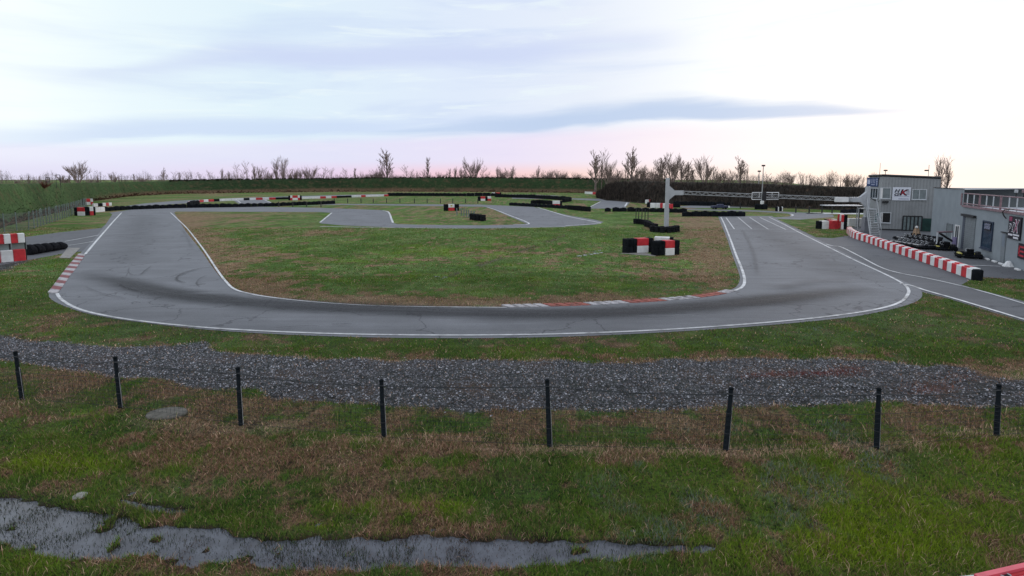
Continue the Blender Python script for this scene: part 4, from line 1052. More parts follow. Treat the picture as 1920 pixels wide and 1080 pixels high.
mb.add([(q.x, q.y, zB + .01), (q2.x, q2.y, zB + .01), (q2.x + inn.x * 13.7, q2.y + inn.y * 13.7, zB + .01), (q.x + inn.x * 13.7, q.y + inn.y * 13.7, zB + .01)], [(0, 1, 2, 3)]); mb.build('roof', M_roof, mbld)
mb = MB(); WM.sbox(mb, sA + .02, WM.L, zB, zB + .16, .0, .10); mb.build('parapet', M_maroon, mbld)
mb = MB(); WM.sbox(mb, -.03, sA, zA - .02, zA + .05, .0, .05); mb.build('roof_edge', M_dark, mbld)
# railing
rl = bpy.data.objects.new('railing', None); C.objects.link(rl); rl.parent = mbld; rl.location = WM.pt(sA, zB) - mbld.location
zr = zB + 1.05
for k_, z_ in enumerate((zB + .28, zr)): MB().tube([WM.pt(sA + .1, z_, .03), WM.pt(WM.L, z_, .03)], .045, 6).build('rail', M_maroon, rl)
for i, px in enumerate([1804, 1815, 1827, 1838, 1851, 1864, 1878, 1894, 1909, 1925, 1942]):
    s_, _ = WM.hit(px, 375); MB().tube([WM.pt(s_, zB + .1, .03), WM.pt(s_, zr, .03)], .06 if px in (1804, 1838, 1878) else .035, 6).build('rail_post', M_maroon if px in (1804, 1838, 1878) else M_trim, rl)
# slatted screen and low rear room on the roof
WS = Wall(WM.pt(sA + .2, 0) + inn * 8, WM.pt(sA + 13.5, 0) + inn * 8)
mb = MB()
for i in range(54):
    WS.sbox(mb, i * .25, i * .25 + .17, zB + .01, zB + .95 - .004 * i, .0, .05)
WS.sbox(mb, 0, 13.4, zB + .05, zB + .15, -.06, .05); mb.build('slatted_screen', M_dark, mbld)
# openings
def flatpanel(w, px0, t0, px1, b0, out, th, m, name, parent):
    mb = MB(); w.box(mb, px0, t0, px1, b0, out, th); return mb.build(name, m, parent)
window(WM, 1777.5, 419, 1787, 443, mbld, M_shut, M_blind, 0, .05)
d_ = flatpanel(WM, 1792.5, 421, 1801.5, 469.5, .01, .05, M_white, 'door', mbld)
flatpanel(WM, 1794.2, 424, 1796.6, 466, .065, .01, M_glass, 'door_glass', d_); flatpanel(WM, 1797.6, 424, 1799.9, 466, .065, .01, M_glass, 'door_glass', d_)
g_ = flatpanel(WM, 1812, 406, 1831, 475.5, .01, .03, M_shut, 'roller_door', mbld)
s0, zt = WM.hit(1812, 406); s1, _ = WM.hit(1831, 406)
mb = MB(); 
for i in range(16): WM.sbox(mb, s0, s1, .05 + i * (zt - .1) / 16, .05 + i * (zt - .1) / 16 + .03, .042, .02)
mb.build('door_slats', M_shut, g_)
mb = MB(); WM.sbox(mb, s0 - .55, s0 - .02, 0.02, zt + .12, .01, .05); mb.build('door_jamb', mat('jamb_painted_shade', (.075, .09, .12), .7, .1, 2.0), mbld)  # jamb coloured dark to stand in for the shade of the door recess
mb = MB(); WM.sbox(mb, s0 - .6, s1 + .05, zt + .02, zt + .2, .05, .16); mb.build('door_hood', M_dark, mbld)
w1 = window(WM, 1846, 415.5, 1863.5, 463, mbld, mat('navy_frame', (.03, .045, .08), .5, .2, 3.0), mat('blue_glass', (.03, .055, .09), .15, .3, 1.0), 0, .09)
gd = flatpanel(WM, 1881, 436, 1888.5, 493.5, .01, .04, M_shut, 'door', mbld)
flatpanel(WM, 1882.2, 438, 1887.4, 462, .052, .01, mat('pale_door_glass', (.20, .24, .29), .4, .1, 3.0), 'door_glass', gd)
flatpanel(WM, 1880.5, 434, 1889.5, 435.6, .02, .1, M_dark, 'door_lintel', mbld)
mb = MB(); pts = [WM.pt(*WM.hit(x, y), o_) for x, y, o_ in ((1905, 393, .02), (1898, 392.4, .12), (1891, 393.5, .2), (1888, 398, .22), (1888.5, 404, .18), (1889.5, 410, .08))]
mb.tube(pts, .04, 5); mb.build('cable', M_dark, mbld)
# window text plate
s0, zt = WM.hit(1849, 416.5); s1, _ = WM.hit(1861, 416.5); _, zb = WM.hit(1849, 430.5)
ws = thing('window_sign', WM.pt((s0 + s1) / 2, (zt + zb) / 2, .1), 'small dark notice with two worn pale lines inside the blue window', 'sign')
mb = MB(); WM.sbox(mb, s0, s1, zb, zt, .06, .02); mb.build('board', M_ink, ws)
mb = MB()
for j in range(2):
    for i in range(6):
        a0 = s0 + (s1 - s0) * (.06 + .15 * i); z0 = zb + (zt - zb) * (.12 + .48 * j); zz = (zt - zb)
        WM.sbox(mb, a0, a0 + .05, z0, z0 + zz * .28, .083, .004)
        if i % 2: WM.sbox(mb, a0 + .055, a0 + .14, z0 + zz * .2, z0 + zz * .28, .083, .004)
        else: WM.sbox(mb, a0 + .055, a0 + .12, z0 + zz * .08, z0 + zz * .14, .083, .004)
WM.sbox(mb, s0 + .03, s1 - .05, zb + (zt - zb) * .46, zb + (zt - zb) * .52, .083, .004)
mb.build('print', M_pale, ws)
# lettered sign
s0, zt = WM.hit(1895.5, 404.5); s1, _ = WM.hit(1919, 404.5); _, zb = WM.hit(1895.5, 447); w_, h_ = s1 - s0, zt - zb
sg = thing('shop_sign', WM.pt((s0 + s1) / 2, (zt + zb) / 2, .08), 'black square sign with slanted white outlined PDX letters on the blue-grey wall', 'sign')
mb = MB(); WM.sbox(mb, s0, s1, zb, zt, .03, .05); mb.build('board', M_ink, sg)
M_lw = mat('white_ink', (.70, .70, .76), .5, .1, 5.0); M_lp = mat('purple_red_ink', (.26, .04, .10), .5, .2, 3.0)
text_mesh('P', h_ * .50, M_lw, 'lettering', sg, WM, s0 + w_ * .04, zb + h_ * .30, .09, shear=.35, squeeze=.8, bold=.035)
text_mesh('D', h_ * .55, M_lw, 'lettering', sg, WM, s0 + w_ * .30, zb + h_ * .34, .09, shear=.35, squeeze=.8, bold=.035)
text_mesh('X', h_ * .80, M_lw, 'lettering', sg, WM, s0 + w_ * .50, zb + h_ * .32, .09, shear=.3, squeeze=.68, bold=.04)
text_mesh('P', h_ * .50, M_ink, 'lettering', sg, WM, s0 + w_ * .04, zb + h_ * .30, .105, shear=.35, squeeze=.8, bold=-.008)
text_mesh('D', h_ * .55, M_ink, 'lettering', sg, WM, s0 + w_ * .30, zb + h_ * .34, .105, shear=.35, squeeze=.8, bold=-.008)
text_mesh('X', h_ * .80, M_lp, 'lettering', sg, WM, s0 + w_ * .50, zb + h_ * .32, .105, shear=.3, squeeze=.68, bold=-.004)
mb = MB(); WM.sbox(mb, s0 + w_ * .06, s0 + w_ * .40, zb + h_ * .14, zb + h_ * .22, .085, .006); WM.sbox(mb, s0 + w_ * .44, s0 + w_ * .96, zb + h_ * .17, zb + h_ * .24, .085, .006); WM.sbox(mb, s0 + w_ * .5, s0 + w_ * .9, zb + h_ * .04, zb + h_ * .12, .085, .006); mb.build('small_print', M_lw, sg)
mb = MB(); WM.sbox(mb, s0 + w_ * .04, s0 + w_ * .3, zb + h_ * .78, zb + h_ * .97, .085, .006); mb.build('purple_corner', M_lp, sg)
# red sign
s0, zt = WM.hit(1913, 455.5); s1, _ = WM.hit(1935, 455.5); _, zb = WM.hit(1913, 484); h_ = zt - zb
rs = thing('shop_sign', WM.pt((s0 + s1) / 2, (zt + zb) / 2, .08), 'black framed sign with a large red letter below the black square sign', 'sign')
mb = MB(); WM.sbox(mb, s0, s1, zb, zt, .03, .05); mb.build('board', M_ink, rs)
mb = MB(); 
for j in range(3): WM.sbox(mb, s0 + .12, s0 + .9, zb + h_ * (.14 + .29 * j), zb + h_ * (.26 + .29 * j), .085, .01)
WM.sbox(mb, s0 + .12, s0 + .3, zb + h_ * .14, zb + h_ * .84, .085, .01); mb.build('lettering', mat('bright_red_ink', (.45, .03, .05), .5, .1, 5.0), rs)
# floodlights standing on the roof rail
for px, lab in ((1907.5, 'small square floodlight on the roof railing, left of the pair'), (1922, 'small square floodlight on the roof railing at the picture edge')):
    s_, z_ = WM.hit(px, 358.5); p = WM.pt(s_, z_, 0.05)
    t_ = thing('floodlight', WM.pt(s_, zr + .04, .03), lab, 'lamp'); MB().tube([WM.pt(s_, zr + .02, .03), p], .03, 5).build('stem', M_dark, t_); MB().cbox(p, (.22, .14, .18), WM.rz, .03).build('lamp_head', M_metal if px < 1910 else M_maroon, t_)
# white wheel stops along the wall
ws_p = [(1836, 482.6), (1851, 487), (1864.5, 491.4), (1877, 496), (1908, 506.5)]
for i, (x, y) in enumerate(ws_p):
    q = G(x, y); o = MB().cbox((q.x, q.y, .05), (.62, .16, .10), WM.rz, .03).build('wheel_stop', M_white)
    o['kind'] = 'thing'
    tag(o, ['white kerb stone by the roller door, farthest of the row along the wall', 'second white kerb stone from the roller door along the wall', 'white kerb stone below the blue window', 'white kerb stone just left of the grey door',
            'nearest white kerb stone, below the black square sign'][i], 'kerb stone', 'white kerb stones along the building wall')
q = G(1890.5, 500.5); o = MB().lathe((q.x, q.y, 0), [(.30, 0), (.32, .05), (.22, .18), (.12, .34), (.05, .38)], 9).build('sack', M_white); o.scale = (1, 1, 1); tag(o, 'slumped white sack on the ground by the grey door', 'sack', None, 'thing')

# ------------------------------------------------------------------ gantry over the straight
g1 = G(1249, 432.5); g2 = G(1621.5, 441)
za = atY(1249, 361.5, g1.y).z; zb_ = atY(1618, 374, g2.y).z
gt = thing('gantry', g1.lerp(g2, .5), 'long grey lattice gantry spanning the straight between two steel posts', 'gantry')
for (q, top, w0, w1, zj) in ((g1, atY(1248, 333.5, g1.y).z, .40, .33, 391), (g2, atY(1624, 349.5, g2.y).z, .52, .34, 407)):
    mb = MB(); zj_ = atY(1248, zj, q.y).z
    mb.box((q.x, q.y, zj_ / 2), (w0, w0, zj_)); mb.build('post', M_metal if q is g1 else mat('grey_steel_base', (.20, .21, .24), .6, .1, 2.0), gt)
    zz = za if q is g1 else zb_; dx = 1 if q is g1 else -1
    o = MB().box((q.x, q.y, (zj_ + top) / 2), (w1, w1, top - zj_)).build('upper_post', M_metal, gt)
    m2 = MB(); m2.prism([(0, 0), (0, 0), (0, 0)], 0, 0); m2 = MB()
    y0 = q.y
    m2.add([(q.x + dx * w1 / 2, y0 - .14, zz - .75), (q.x + dx * w1 / 2, y0 - .14, zz + .75), (q.x + dx * .75, y0 - .14, zz + .24), (q.x + dx * 1.7, y0 - .14, zz + .24), (q.x + dx * 1.7, y0 - .14, zz - .24), (q.x + dx * .75, y0 - .14, zz - .24),
            (q.x + dx * w1 / 2, y0 + .14, zz - .75), (q.x + dx * w1 / 2, y0 + .14, zz + .75), (q.x + dx * .75, y0 + .14, zz + .24), (q.x + dx * 1.7, y0 + .14, zz + .24), (q.x + dx * 1.7, y0 + .14, zz - .24), (q.x + dx * .75, y0 + .14, zz - .24)],
           [(0, 1, 2, 5), (5, 2, 3, 4), (6, 11, 8, 7), (11, 10, 9, 8), (1, 7, 8, 2), (2, 8, 9, 3), (3, 9, 10, 4), (4, 10, 11, 5), (5, 11, 6, 0)])
    m2.build('bracket', M_metal, gt)
s_ = g1 + Vector((1.6, 0, 0)); e_ = g2 - Vector((1.6, 0, 0)); s_.z = za; e_.z = zb_
mb = MB(); N = 40; hh = .17
for dy in (-.2, .2):
    for dz in (-hh, hh): mb.tube([s_ + Vector((0, dy, dz)), e_ + Vector((0, dy, dz))], .032, 4)
for i in range(N):
    a = s_.lerp(e_, i / N); b = s_.lerp(e_, (i + 1) / N); sg_ = 1 if i % 2 else -1
    for dy in (-.2, .2): mb.tube([a + Vector((0, dy, -hh * sg_)), b + Vector((0, dy, hh * sg_))], .022, 4)
    mb.tube([a + Vector((0, -.2, -hh * sg_)), a + Vector((0, .2, -hh * sg_))], .016, 4)
mb.build('lattice_truss', M_truss, gt)
u0 = .80; c_ = e_.lerp(s_, .0)
o = MB().box(e_ - Vector((.9, .0, 0)), (1.1, .46, .46)).build('end_plate', M_white, gt)
# timing light frame in the middle of the span
k = (1434.5 - 1258) / (1614 - 1258); cpt = s_.lerp(e_, k); fy = cpt.y - .28
ft = thing('signal_frame', cpt, 'white rectangular frame with a black signal box at the middle of the gantry', 'signal')
x0 = atY(1410, 367, fy).x; x1 = atY(1460, 367, fy).x; z1 = atY(1434, 361, fy).z; z0 = atY(1434, 374, fy).z
mb = MB()
for z_ in (z0, z1): mb.tube([(x0, fy, z_), (x1, fy, z_)], .035, 4)
for x_ in (x0, x0 + (x1 - x0) * .27, x0 + (x1 - x0) * .75, x1): mb.tube([(x_, fy, z0 + (0 if x_ in (x0,) else .2)), (x_, fy, z1)], .03, 4)
mb.build('frame', M_white, ft)
MB().cbox((cpt.x, fy - .1, (z0 + z1) / 2 - .02), (.36, .22, (z1 - z0) + .15), 0, .03).build('signal_box', M_dark, ft)

# lamp masts behind the grid
for (px, base, top, lab) in ((1427.5, 391, 310.5, 'taller of the two slim floodlight masts standing behind the signal frame'), (1420.5, 385.5, 321, 'shorter of the two slim floodlight masts behind the signal frame')):
    q = G(px, base); zt = atY(px, top, q.y).z
    t_ = thing('lamp_mast', q, lab, 'lamp mast', 'slim floodlight masts'); MB().tube([q, (q.x, q.y, zt)], .13, 6, .06).build('pole', M_truss, t_)
    MB().cbox((q.x, q.y, zt), (.55, .4, .28), 0, .05).build('lamp_head', M_dark, t_)
    MB().cbox((q.x, q.y - .2, .95 if px > 1425 else .8), (.6, .3, .95 if px > 1425 else .7), 0, .05).build('cabinet', M_white, t_)

# barrier gate and thin canopy left of the tower
q = G(1609.5, 426); zt = atY(1609.5, 389, q.y).z; xl = atY(1577, 389, q.y).x
t_ = thing('goalpost_frame', q, 'thin black pole with a horizontal arm left of the tower', 'frame')
MB().tube([q, (q.x, q.y, zt)], .05, 6).build('pole', M_dark, t_); MB().tube([(q.x + .05, q.y, zt), (xl, q.y, zt + .08)], .05, 6).build('arm', M_dark, t_)
q = G(1618, 428); t_ = thing('canopy', q, 'thin white flat canopy reaching out left of the tower', 'canopy')
za_ = atY(1560, 385, q.y).z; xa = atY(1549, 384.5, q.y).x; xb = atY(1620, 387, q.y).x
MB().prism([(xa, q.y), (xb, q.y - .6), (xb, q.y + 1.6), (xa, q.y + 1.2)], za_ - .06, za_).build('roof', M_trim, t_)
MB().tube([q, (q.x, q.y, za_ - .1)], .05, 6).tube([q + Vector((0, 1.2, 0)), (q.x, q.y + 1.2, za_ - .1)], .05, 6).build('post', M_metal, t_)

M_stair = mat('stair_grey', (.36, .38, .40), .6, .1, 3.0)
# steel stair in front of the tower
sb = G(1641.5, 447); zt_ = atY(1632, 391, sb.y + 2.4).z
st_ = thing('steel_stair', sb, 'steep white steel staircase climbing in front of the tower corner', 'stairs')
top = Vector((atY(1633.5, 391, sb.y + 2.4).x, sb.y + 2.4, zt_)); wv = Vector((.42, 0, 0))
for sgn in (-1, 1):
    MB().tube([sb + wv * sgn, top + wv * sgn], .06, 4).build('stringer', M_stair, st_)
    MB().tube([sb + wv * sgn * 1.1 + Vector((0, 0, .9)), top + wv * sgn * 1.1 + Vector((0, 0, .95))], .03, 5).tube([sb + wv * sgn * 1.1, sb + wv * sgn * 1.1 + Vector((0, 0, .9))], .03, 5).tube([top + wv * sgn * 1.1, top + wv * sgn * 1.1 + Vector((0, 0, .95))], .03, 5).build('handrail', M_stair, st_)
for i in range(13):
    c = sb.lerp(top, (i + .5) / 13); MB().box(c, (.84, .26, .04)).build('step', M_stair, st_)
MB().box(top + Vector((0, .6, -.03)), (1.1, 1.1, .06)).build('landing', M_stair, st_)
for sgn in (-1, 1): MB().tube([(top.x + sgn * .5, top.y + 1.05, 0), (top.x + sgn * .5, top.y + 1.05, zt_)], .05, 5).build('leg', M_stair, st_)

# ------------------------------------------------------------------ karts
kp = thing('go_kart', (0, 0, 0), 'x', 'go-kart', 'rental karts parked in the paddock')
mb = MB()
ring = [(.95, .42), (.80, .62), (.2, .68), (-.6, .68), (-.92, .55), (-.95, 0), (-.92, -.55), (-.6, -.68), (.2, -.68), (.80, -.62), (.95, -.42), (.98, 0)]
mb.tube([(x, y, .16) for x, y in ring + ring[:1]], .055, 6).tube([(x * .97, y * .97, .27) for x, y in ring + ring[:1]], .03, 5); mb.build('bumper', M_belt, kp)
MB().box((.05, 0, .08), (1.7, .62, .03)).tube([(-.8, .3, .1), (.8, .22, .1)], .025, 5).tube([(-.8, -.3, .1), (.8, -.22, .1)], .025, 5).build('chassis', M_dark, kp)
for sgn in (-1, 1): MB().cbox((-.08, sgn * .5, .22), (.85, .24, .22), 0, .05).build('side_pod', M_pod, kp)
MB().add([(.62, -.45, .12), (.95, -.35, .12), (.95, .35, .12), (.62, .45, .12), (.60, -.36, .36), (.80, -.22, .30), (.80, .22, .30), (.60, .36, .36)], [(0, 3, 2, 1), (4, 5, 6, 7), (0, 1, 5, 4), (1, 2, 6, 5), (2, 3, 7, 6), (3, 0, 4, 7)]).build('nose', M_pod, kp)
MB().box((.86, 0, .27), (.05, .26, .13)).build('number_plate', M_white, kp)
seat = MB(); seat.lathe((-.28, 0, .10), [(.12, 0), (.24, .04), (.27, .22), (.26, .30)], 10); seat.box((-.52, 0, .42), (.10, .38, .46), 0, Matrix.Rotation(-.35, 3, 'Y')); seat.build('seat', M_tyre, kp)
MB().torus((.18, 0, .50), .15, .02, 14, 5, Matrix.Rotation(-.9, 3, 'Y')).tube([(.18, 0, .50), (.42, 0, .2)], .02, 5).build('steering_wheel', M_metal, kp)
MB().cbox((-.42, -.44, .32), (.34, .28, .34), 0, .04).tube([(-.5, -.44, .46), (-.85, -.3, .42)], .05, 6).build('engine', M_dark, kp)
for x in (-.62, .56):
    for sgn in (-1, 1):
        MB().lathe((x, sgn * (.57 if x < 0 else .53), .14), [(.06, -.1), (.13, -.09), (.145, -.06), (.145, .06), (.13, .09), (.06, .1)], 12, Matrix.Rotation(pi / 2, 3, 'X')).build('wheel', M_tyre, kp, True)
karts = []
pa, pb = G(1690, 458), G(1741, 466.5); pc, pd = G(1700, 450.5), G(1750, 459)
dirr = (P[-1] - P[0]).normalized(); hd = atan2(-dirr.x, dirr.y) + pi  # facing the pit wall
row1 = [pa.lerp(pb, i / 6) for i in range(7)]; row2 = [pc.lerp(pd, i / 5) for i in range(6)]
nm = ['first', 'second', 'third', 'fourth', 'fifth', 'sixth', 'last']
row_specs = [(q, f'dark kart in the front row facing the pit wall, {nm[i]} from the tower end') for i, q in enumerate(row1)] + [(q, f'dark kart in the rear row by the tan canopy, {nm[i] if i < 5 else "last"} from the tower end') for i, q in enumerate(row2)]
toward = Vector((-(pb - pa).y, (pb - pa).x, 0)).normalized()
if toward.dot(-pa) < 0: toward = -toward
h0 = atan2(toward.y, toward.x)
first = True
for i, (q, lab) in enumerate(row_specs + [(G(1768, 468), 'dark kart with yellow side panels standing under the red hoist frame'), (G(1815, 482.5), 'black kart with yellow and white panels parked alone by the roller door')]):
    c = kp if first else copy_tree(kp); first = False
    c.location = q; c['label'] = lab
    c.rotation_euler.z = h0 + random.uniform(-.12, .12) if i < 13 else (WM.rz + pi + (.15 if i == 13 else -.1))
    karts.append(c)
for c in karts[13:]:
    for ch in c.children:
        if ch.name.startswith('side_pod'):
            ch.data = ch.data.copy(); ch.data.materials[0] = M_yel

# hoist frame
qa, qb = G(1755.5, 467), G(1783, 465.5)
t_ = thing('hoist_frame', qa.lerp(qb, .5), 'kart hoist with pale posts, a red top beam and a dark diagonal strut', 'hoist')
ha, hb = atY(1755.5, 435.5, qa.y).z, atY(1783, 434.5, qb.y).z
for q, h_ in ((qa, ha), (qb, hb)): MB().tube([q, (q.x, q.y, h_)], .06, 6).build('post', M_trim, t_)
MB().tube([(qa.x, qa.y, ha), (qb.x, qb.y, hb)], .07, 6).build('beam', M_maroon, t_)
zs = atY(1783, 452, qb.y).z; MB().tube([(qa.x + .1, qa.y - .08, ha - .08), (qb.x, qb.y - .08, zs)], .085, 5).build('strut', M_dark, t_)
q3 = G(1751.5, 464); MB().tube([q3, (q3.x, q3.y, .7)], .05, 5).tube([(q3.x, q3.y, .55), (qa.x, qa.y, .55)], .04, 5).build('side_rail', M_trim, t_)
q = G(1788.5, 466); MB().tube([q, (q.x, q.y, .9)], .16, 8).build('gas_bottle', mat('lilac_paint', (.26, .23, .40), .5, .1, 3.0)); o = bpy.data.objects[-1]
for ob in C.objects:
    if ob.name.startswith('gas_bottle'): tag(ob, 'lilac cylinder standing between the hoist and the white door', 'gas bottle', None, 'thing')

# tan folded parasol / canvas cone
q = G(1717, 450.5); zt = atY(1717, 424.5, q.y).z
t_ = thing('folded_parasol', q, 'tan folded canvas parasol standing behind the front row of karts', 'parasol')
mb = MB(); n = 14; prof = [(.33, .08), (.31, zt * .25), (.25, zt * .5), (.17, zt * .75), (.10, zt)]
vs = []; 
for r_, z_ in prof:
    for j in range(n): rr = r_ * (1 + .22 * (j % 2)); vs.append((q.x + rr * cos(2 * pi * j / n), q.y + rr * sin(2 * pi * j / n) * .8, z_ + (.05 if j % 2 else 0)))
mb.add(vs, [(i * n + j, i * n + (j + 1) % n, (i + 1) * n + (j + 1) % n, (i + 1) * n + j) for i in range(len(prof) - 1) for j in range(n)] + [tuple(range((len(prof) - 1) * n, len(prof) * n))]).build('canvas', M_wood, t_)
MB().tube([(q.x, q.y, 0), (q.x, q.y, zt + .08)], .04, 6).lathe((q.x, q.y, 0), [(.2, 0), (.2, .04), (.1, .06)], 10).build('pole', M_trim, t_)
MB().lathe((q.x - .1, q.y - .12, zt - .08), [(.02, -.1), (.1, -.06), (.12, 0), (.1, .07), (.02, .1)], 8).build('tie_knot', M_white, t_)

# ------------------------------------------------------------------ left: high board barrier, tyre bundle row, mesh fence
a, b = G(-75, 499), G(48, 487.5)
d = b - a; L_ = d.length; u = d.normalized(); rz = atan2(u.y, u.x)
t_ = thing('board_barrier', b, 'tall barrier with red and white rows below and above grey panels', 'barrier')
zlow = atY(20, 468.5, a.lerp(b, .77).y).z; zt1 = atY(24, 456, a.lerp(b, .79).y).z; zt2 = atY(48, 437, b.y).z
nn = 5
for i in range(nn):
    c = a + u * L_ * (i + .5) / nn; w_ = L_ / nn
    MB().cbox((c.x, c.y, zlow / 2), (w_ * .985, .45, zlow), rz, .04).build('lower_block', M_red if (nn - 1 - i) % 2 == 0 else M_white, t_)
for i in range(4):
    c = a + u * L_ * (i + .5) / 4; w_ = L_ / 4
    MB().box((c.x, c.y + .2, (zlow + zt1) / 2), (w_ * .96, .05, zt1 - zlow + .1), rz).build('grey_panel', mat('grey_green_panel', (.19, .23, .23), .5, .1, 3.0), t_)
    c2 = a + u * L_ * (i + 1) / 4; MB().tube([(c2.x - .05, c2.y + .12, 0), (c2.x - .05, c2.y + .12, zt2 - .05)], .05, 5).build('post', M_dark, t_)
nn = 9
for i in range(nn):
    c = a + u * L_ * (i + .5) / nn; w_ = L_ / nn
    MB().cbox((c.x, c.y + .05, (zt1 + zt2) / 2), (w_ * .98, .35, zt2 - zt1), rz, .03).build('upper_block', M_white if (nn - 1 - i) % 2 == 0 else M_red, t_)
# bound tyre bundles
t_ = thing('tyre_bundle_row', G(86, 475), 'row of lashed black tyre bundles joining the tall red and white barrier', 'tyre wall'); t_['group'] = 'low black tyre walls round the track'
A_, B_ = G(51, 479), G(123, 466.5); nB = 5
for i in range(nB):
    a = A_.lerp(B_, i / nB); b = A_.lerp(B_, (i + 1) / nB); d = b - a; c = a.lerp(b, .5); hh = .78 - .04 * i
    mb = MB(); k = 4; hb_ = hh
    for j in range(k):
        hh = hb_ * (1 if j < 2 else .86 if j == 2 else .74); q = a.lerp(b, (j + .5) / k * .94 + .02); M_ = Matrix.Rotation(atan2(d.y, d.x), 3, 'Z') @ Matrix.Rotation(pi / 2 + random.uniform(-.12, .12), 3, 'Y')
        mb.lathe((q.x, q.y + random.uniform(-.05, .05), hh / 2), [(.18, -.13), (hh / 2 * .93, -.12), (hh / 2, -.05), (hh / 2, .05), (hh / 2 * .93, .12), (.18, .13)], 14, M_)
    mb.build('tyre_bundle', M_tyre, t_)
    mb = MB(); mb.torus((c.x, c.y, hh / 2), hh / 2 + .02, .02, 14, 4, Matrix.Rotation(atan2(d.y, d.x), 3, 'Z') @ Matrix.Rotation(pi / 2, 3, 'Y')); mb.build('strap', M_dark, t_)

# mesh fence along the left bank
fb = [G(x, y) for x, y in ((-90, 447), (6, 437), (60, 430), (100, 416), (135, 404.5), (152, 397), (163, 391))]
mf = thing('mesh_fence', fb[2], 'tall wire mesh fence on grey-green posts below the left grass bank', 'fence')
Rf = resample(fb, 34)
for i, q in enumerate(Rf):
    lx = random.uniform(-.10, .10) if i > 14 else random.choice((-.25, 0, 0, .2)); MB().tube([q, (q.x + lx, q.y, 2.0)], .045, 6).build('post', M_green, mf)
mm = bpy.data.materials.new('wire_mesh'); mm.use_nodes = True; t = NT(mm.node_tree); t.t.nodes.clear()
o = t.n('ShaderNodeOutputMaterial'); p = t.n('ShaderNodeBsdfPrincipled'); p.inputs['Base Color'].default_value = (.09, .12, .115, 1); p.inputs['Roughness'].default_value = .6
tr = t.n('ShaderNodeBsdfTransparent'); ms = t.n('ShaderNodeMixShader', i_0=.36); t.l(tr.outputs[0], ms.inputs[1]); t.l(p.outputs[0], ms.inputs[2]); t.l(ms.outputs[0], o.inputs[0])
mb = MB()
for a, b in zip(Rf, Rf[1:]): mb.add([(a.x, a.y, .03), (b.x, b.y, .03), (b.x, b.y, 1.92), (a.x, a.y, 1.92)], [(0, 1, 2, 3)])
mb.build('wire_mesh', mm, mf)

# ------------------------------------------------------------------ foreground fence
FP = [(-165, 742, -180, 658), (42, 750, 29, 661), (226, 764, 216, 671), (452, 797, 446, 691), (720, 823, 715, 714), (1030, 838, 1026, 714), (1360, 846, 1371, 729), (1643, 840, 1648, 730), (1868, 818, 1873, 723), (2080, 800, 2086, 716)]
ff = thing('wire_fence', G(1030, 838), 'low wire fence on dark round posts running across the grass in front of the gravel', 'fence')
posts = []
for (bx, by, tx, ty) in FP:
    a = G(bx, by); tp = atY(tx, ty, a.y); posts.append((a, tp)); dv = tp - a
    o = MB().tube([a, a + dv * .66], .052, 10).tube([a + dv * .66, tp], .043, 10).lathe(tp, [(.048, -.01), (.048, .02), (.02, .035)], 10).build('post', M_post, ff, True)
    MB().tube([a + Vector((.058, -.012, 0)), a + dv * .70 + Vector((.052, -.012, 0))], .007, 5).build('pale_strip', M_truss, o)
    mb = MB()
    for k in (.3, .62, .93): mb.torus(a + dv * k, .056 if k < .66 else .047, .007, 12, 4)
    mb.build('wire_tie', M_dark, o)
def sag(k, i):
    a, b = posts[i], posts[i + 1]; A = a[0].lerp(a[1], k); B = b[0].lerp(b[1], k); out = []
    r_ = random.uniform(.03, .08) if k > .8 else random.uniform(.0, .015)
    for j in range(13):
        u = j / 12; q = A.lerp(B, u); q.z -= 4 * r_ * u * (1 - u); q.y -= .05; out.append(q)
    return out
for k in (.93, .60, .05):
    mb = MB()
    for i in range(len(posts) - 1): mb.tube(sag(k, i), .0042 if k != .93 else .010, 4, cap=False)
    mb.build('line_wire', M_wire, ff)
mb = MB()
for k in (.12, .2, .28, .36, .44, .52):
    for i in range(len(posts) - 1): mb.tube(sag(k, i), .0026, 3, cap=False)
for i in range(len(posts) - 1):
    a, b = posts[i], posts[i + 1]; n_ = int((b[0] - a[0]).length / .12)
    for j in range(1, n_):
        u = j / n_; A = a[0].lerp(b[0], u); B = a[1].lerp(b[1], u); q0 = A.lerp(B, .05); q1 = A.lerp(B, .60); q0.y -= .05; q1.y -= .05
        mb.tube([q0, q0.lerp(q1, .5) + Vector((random.uniform(-.012, .012), 0, 0)), q1], .0026, 3, cap=False)
mb.build('wire_netting', M_wire, ff)

# round concrete cover
q = G(313, 777); mb = MB(); mb.lathe((q.x, q.y, 0), [(.44, -.02), (.455, .02), (.44, .045), (.40, .05), (.05, .055)], 28)
mb.v = [(a, q.y + (b - q.y) * .72, c) for a, b, c in mb.v]
tag(mb.build('manhole_cover', mat('mossy_concrete', (.11, .105, .09), .95, .35, 9.0, .4, grime=.6)), 'round flat concrete cover set in the grass just in front of the fence', 'manhole cover', None, 'thing')
q = G(150, 931); tag(MB().lathe((q.x, q.y, 0), [(.10, -.02), (.12, .02), (.07, .05), (.02, .055)], 7).build('stone', M_conc), 'small flat pale stone at the upper edge of the puddle', 'stone', None, 'thing')

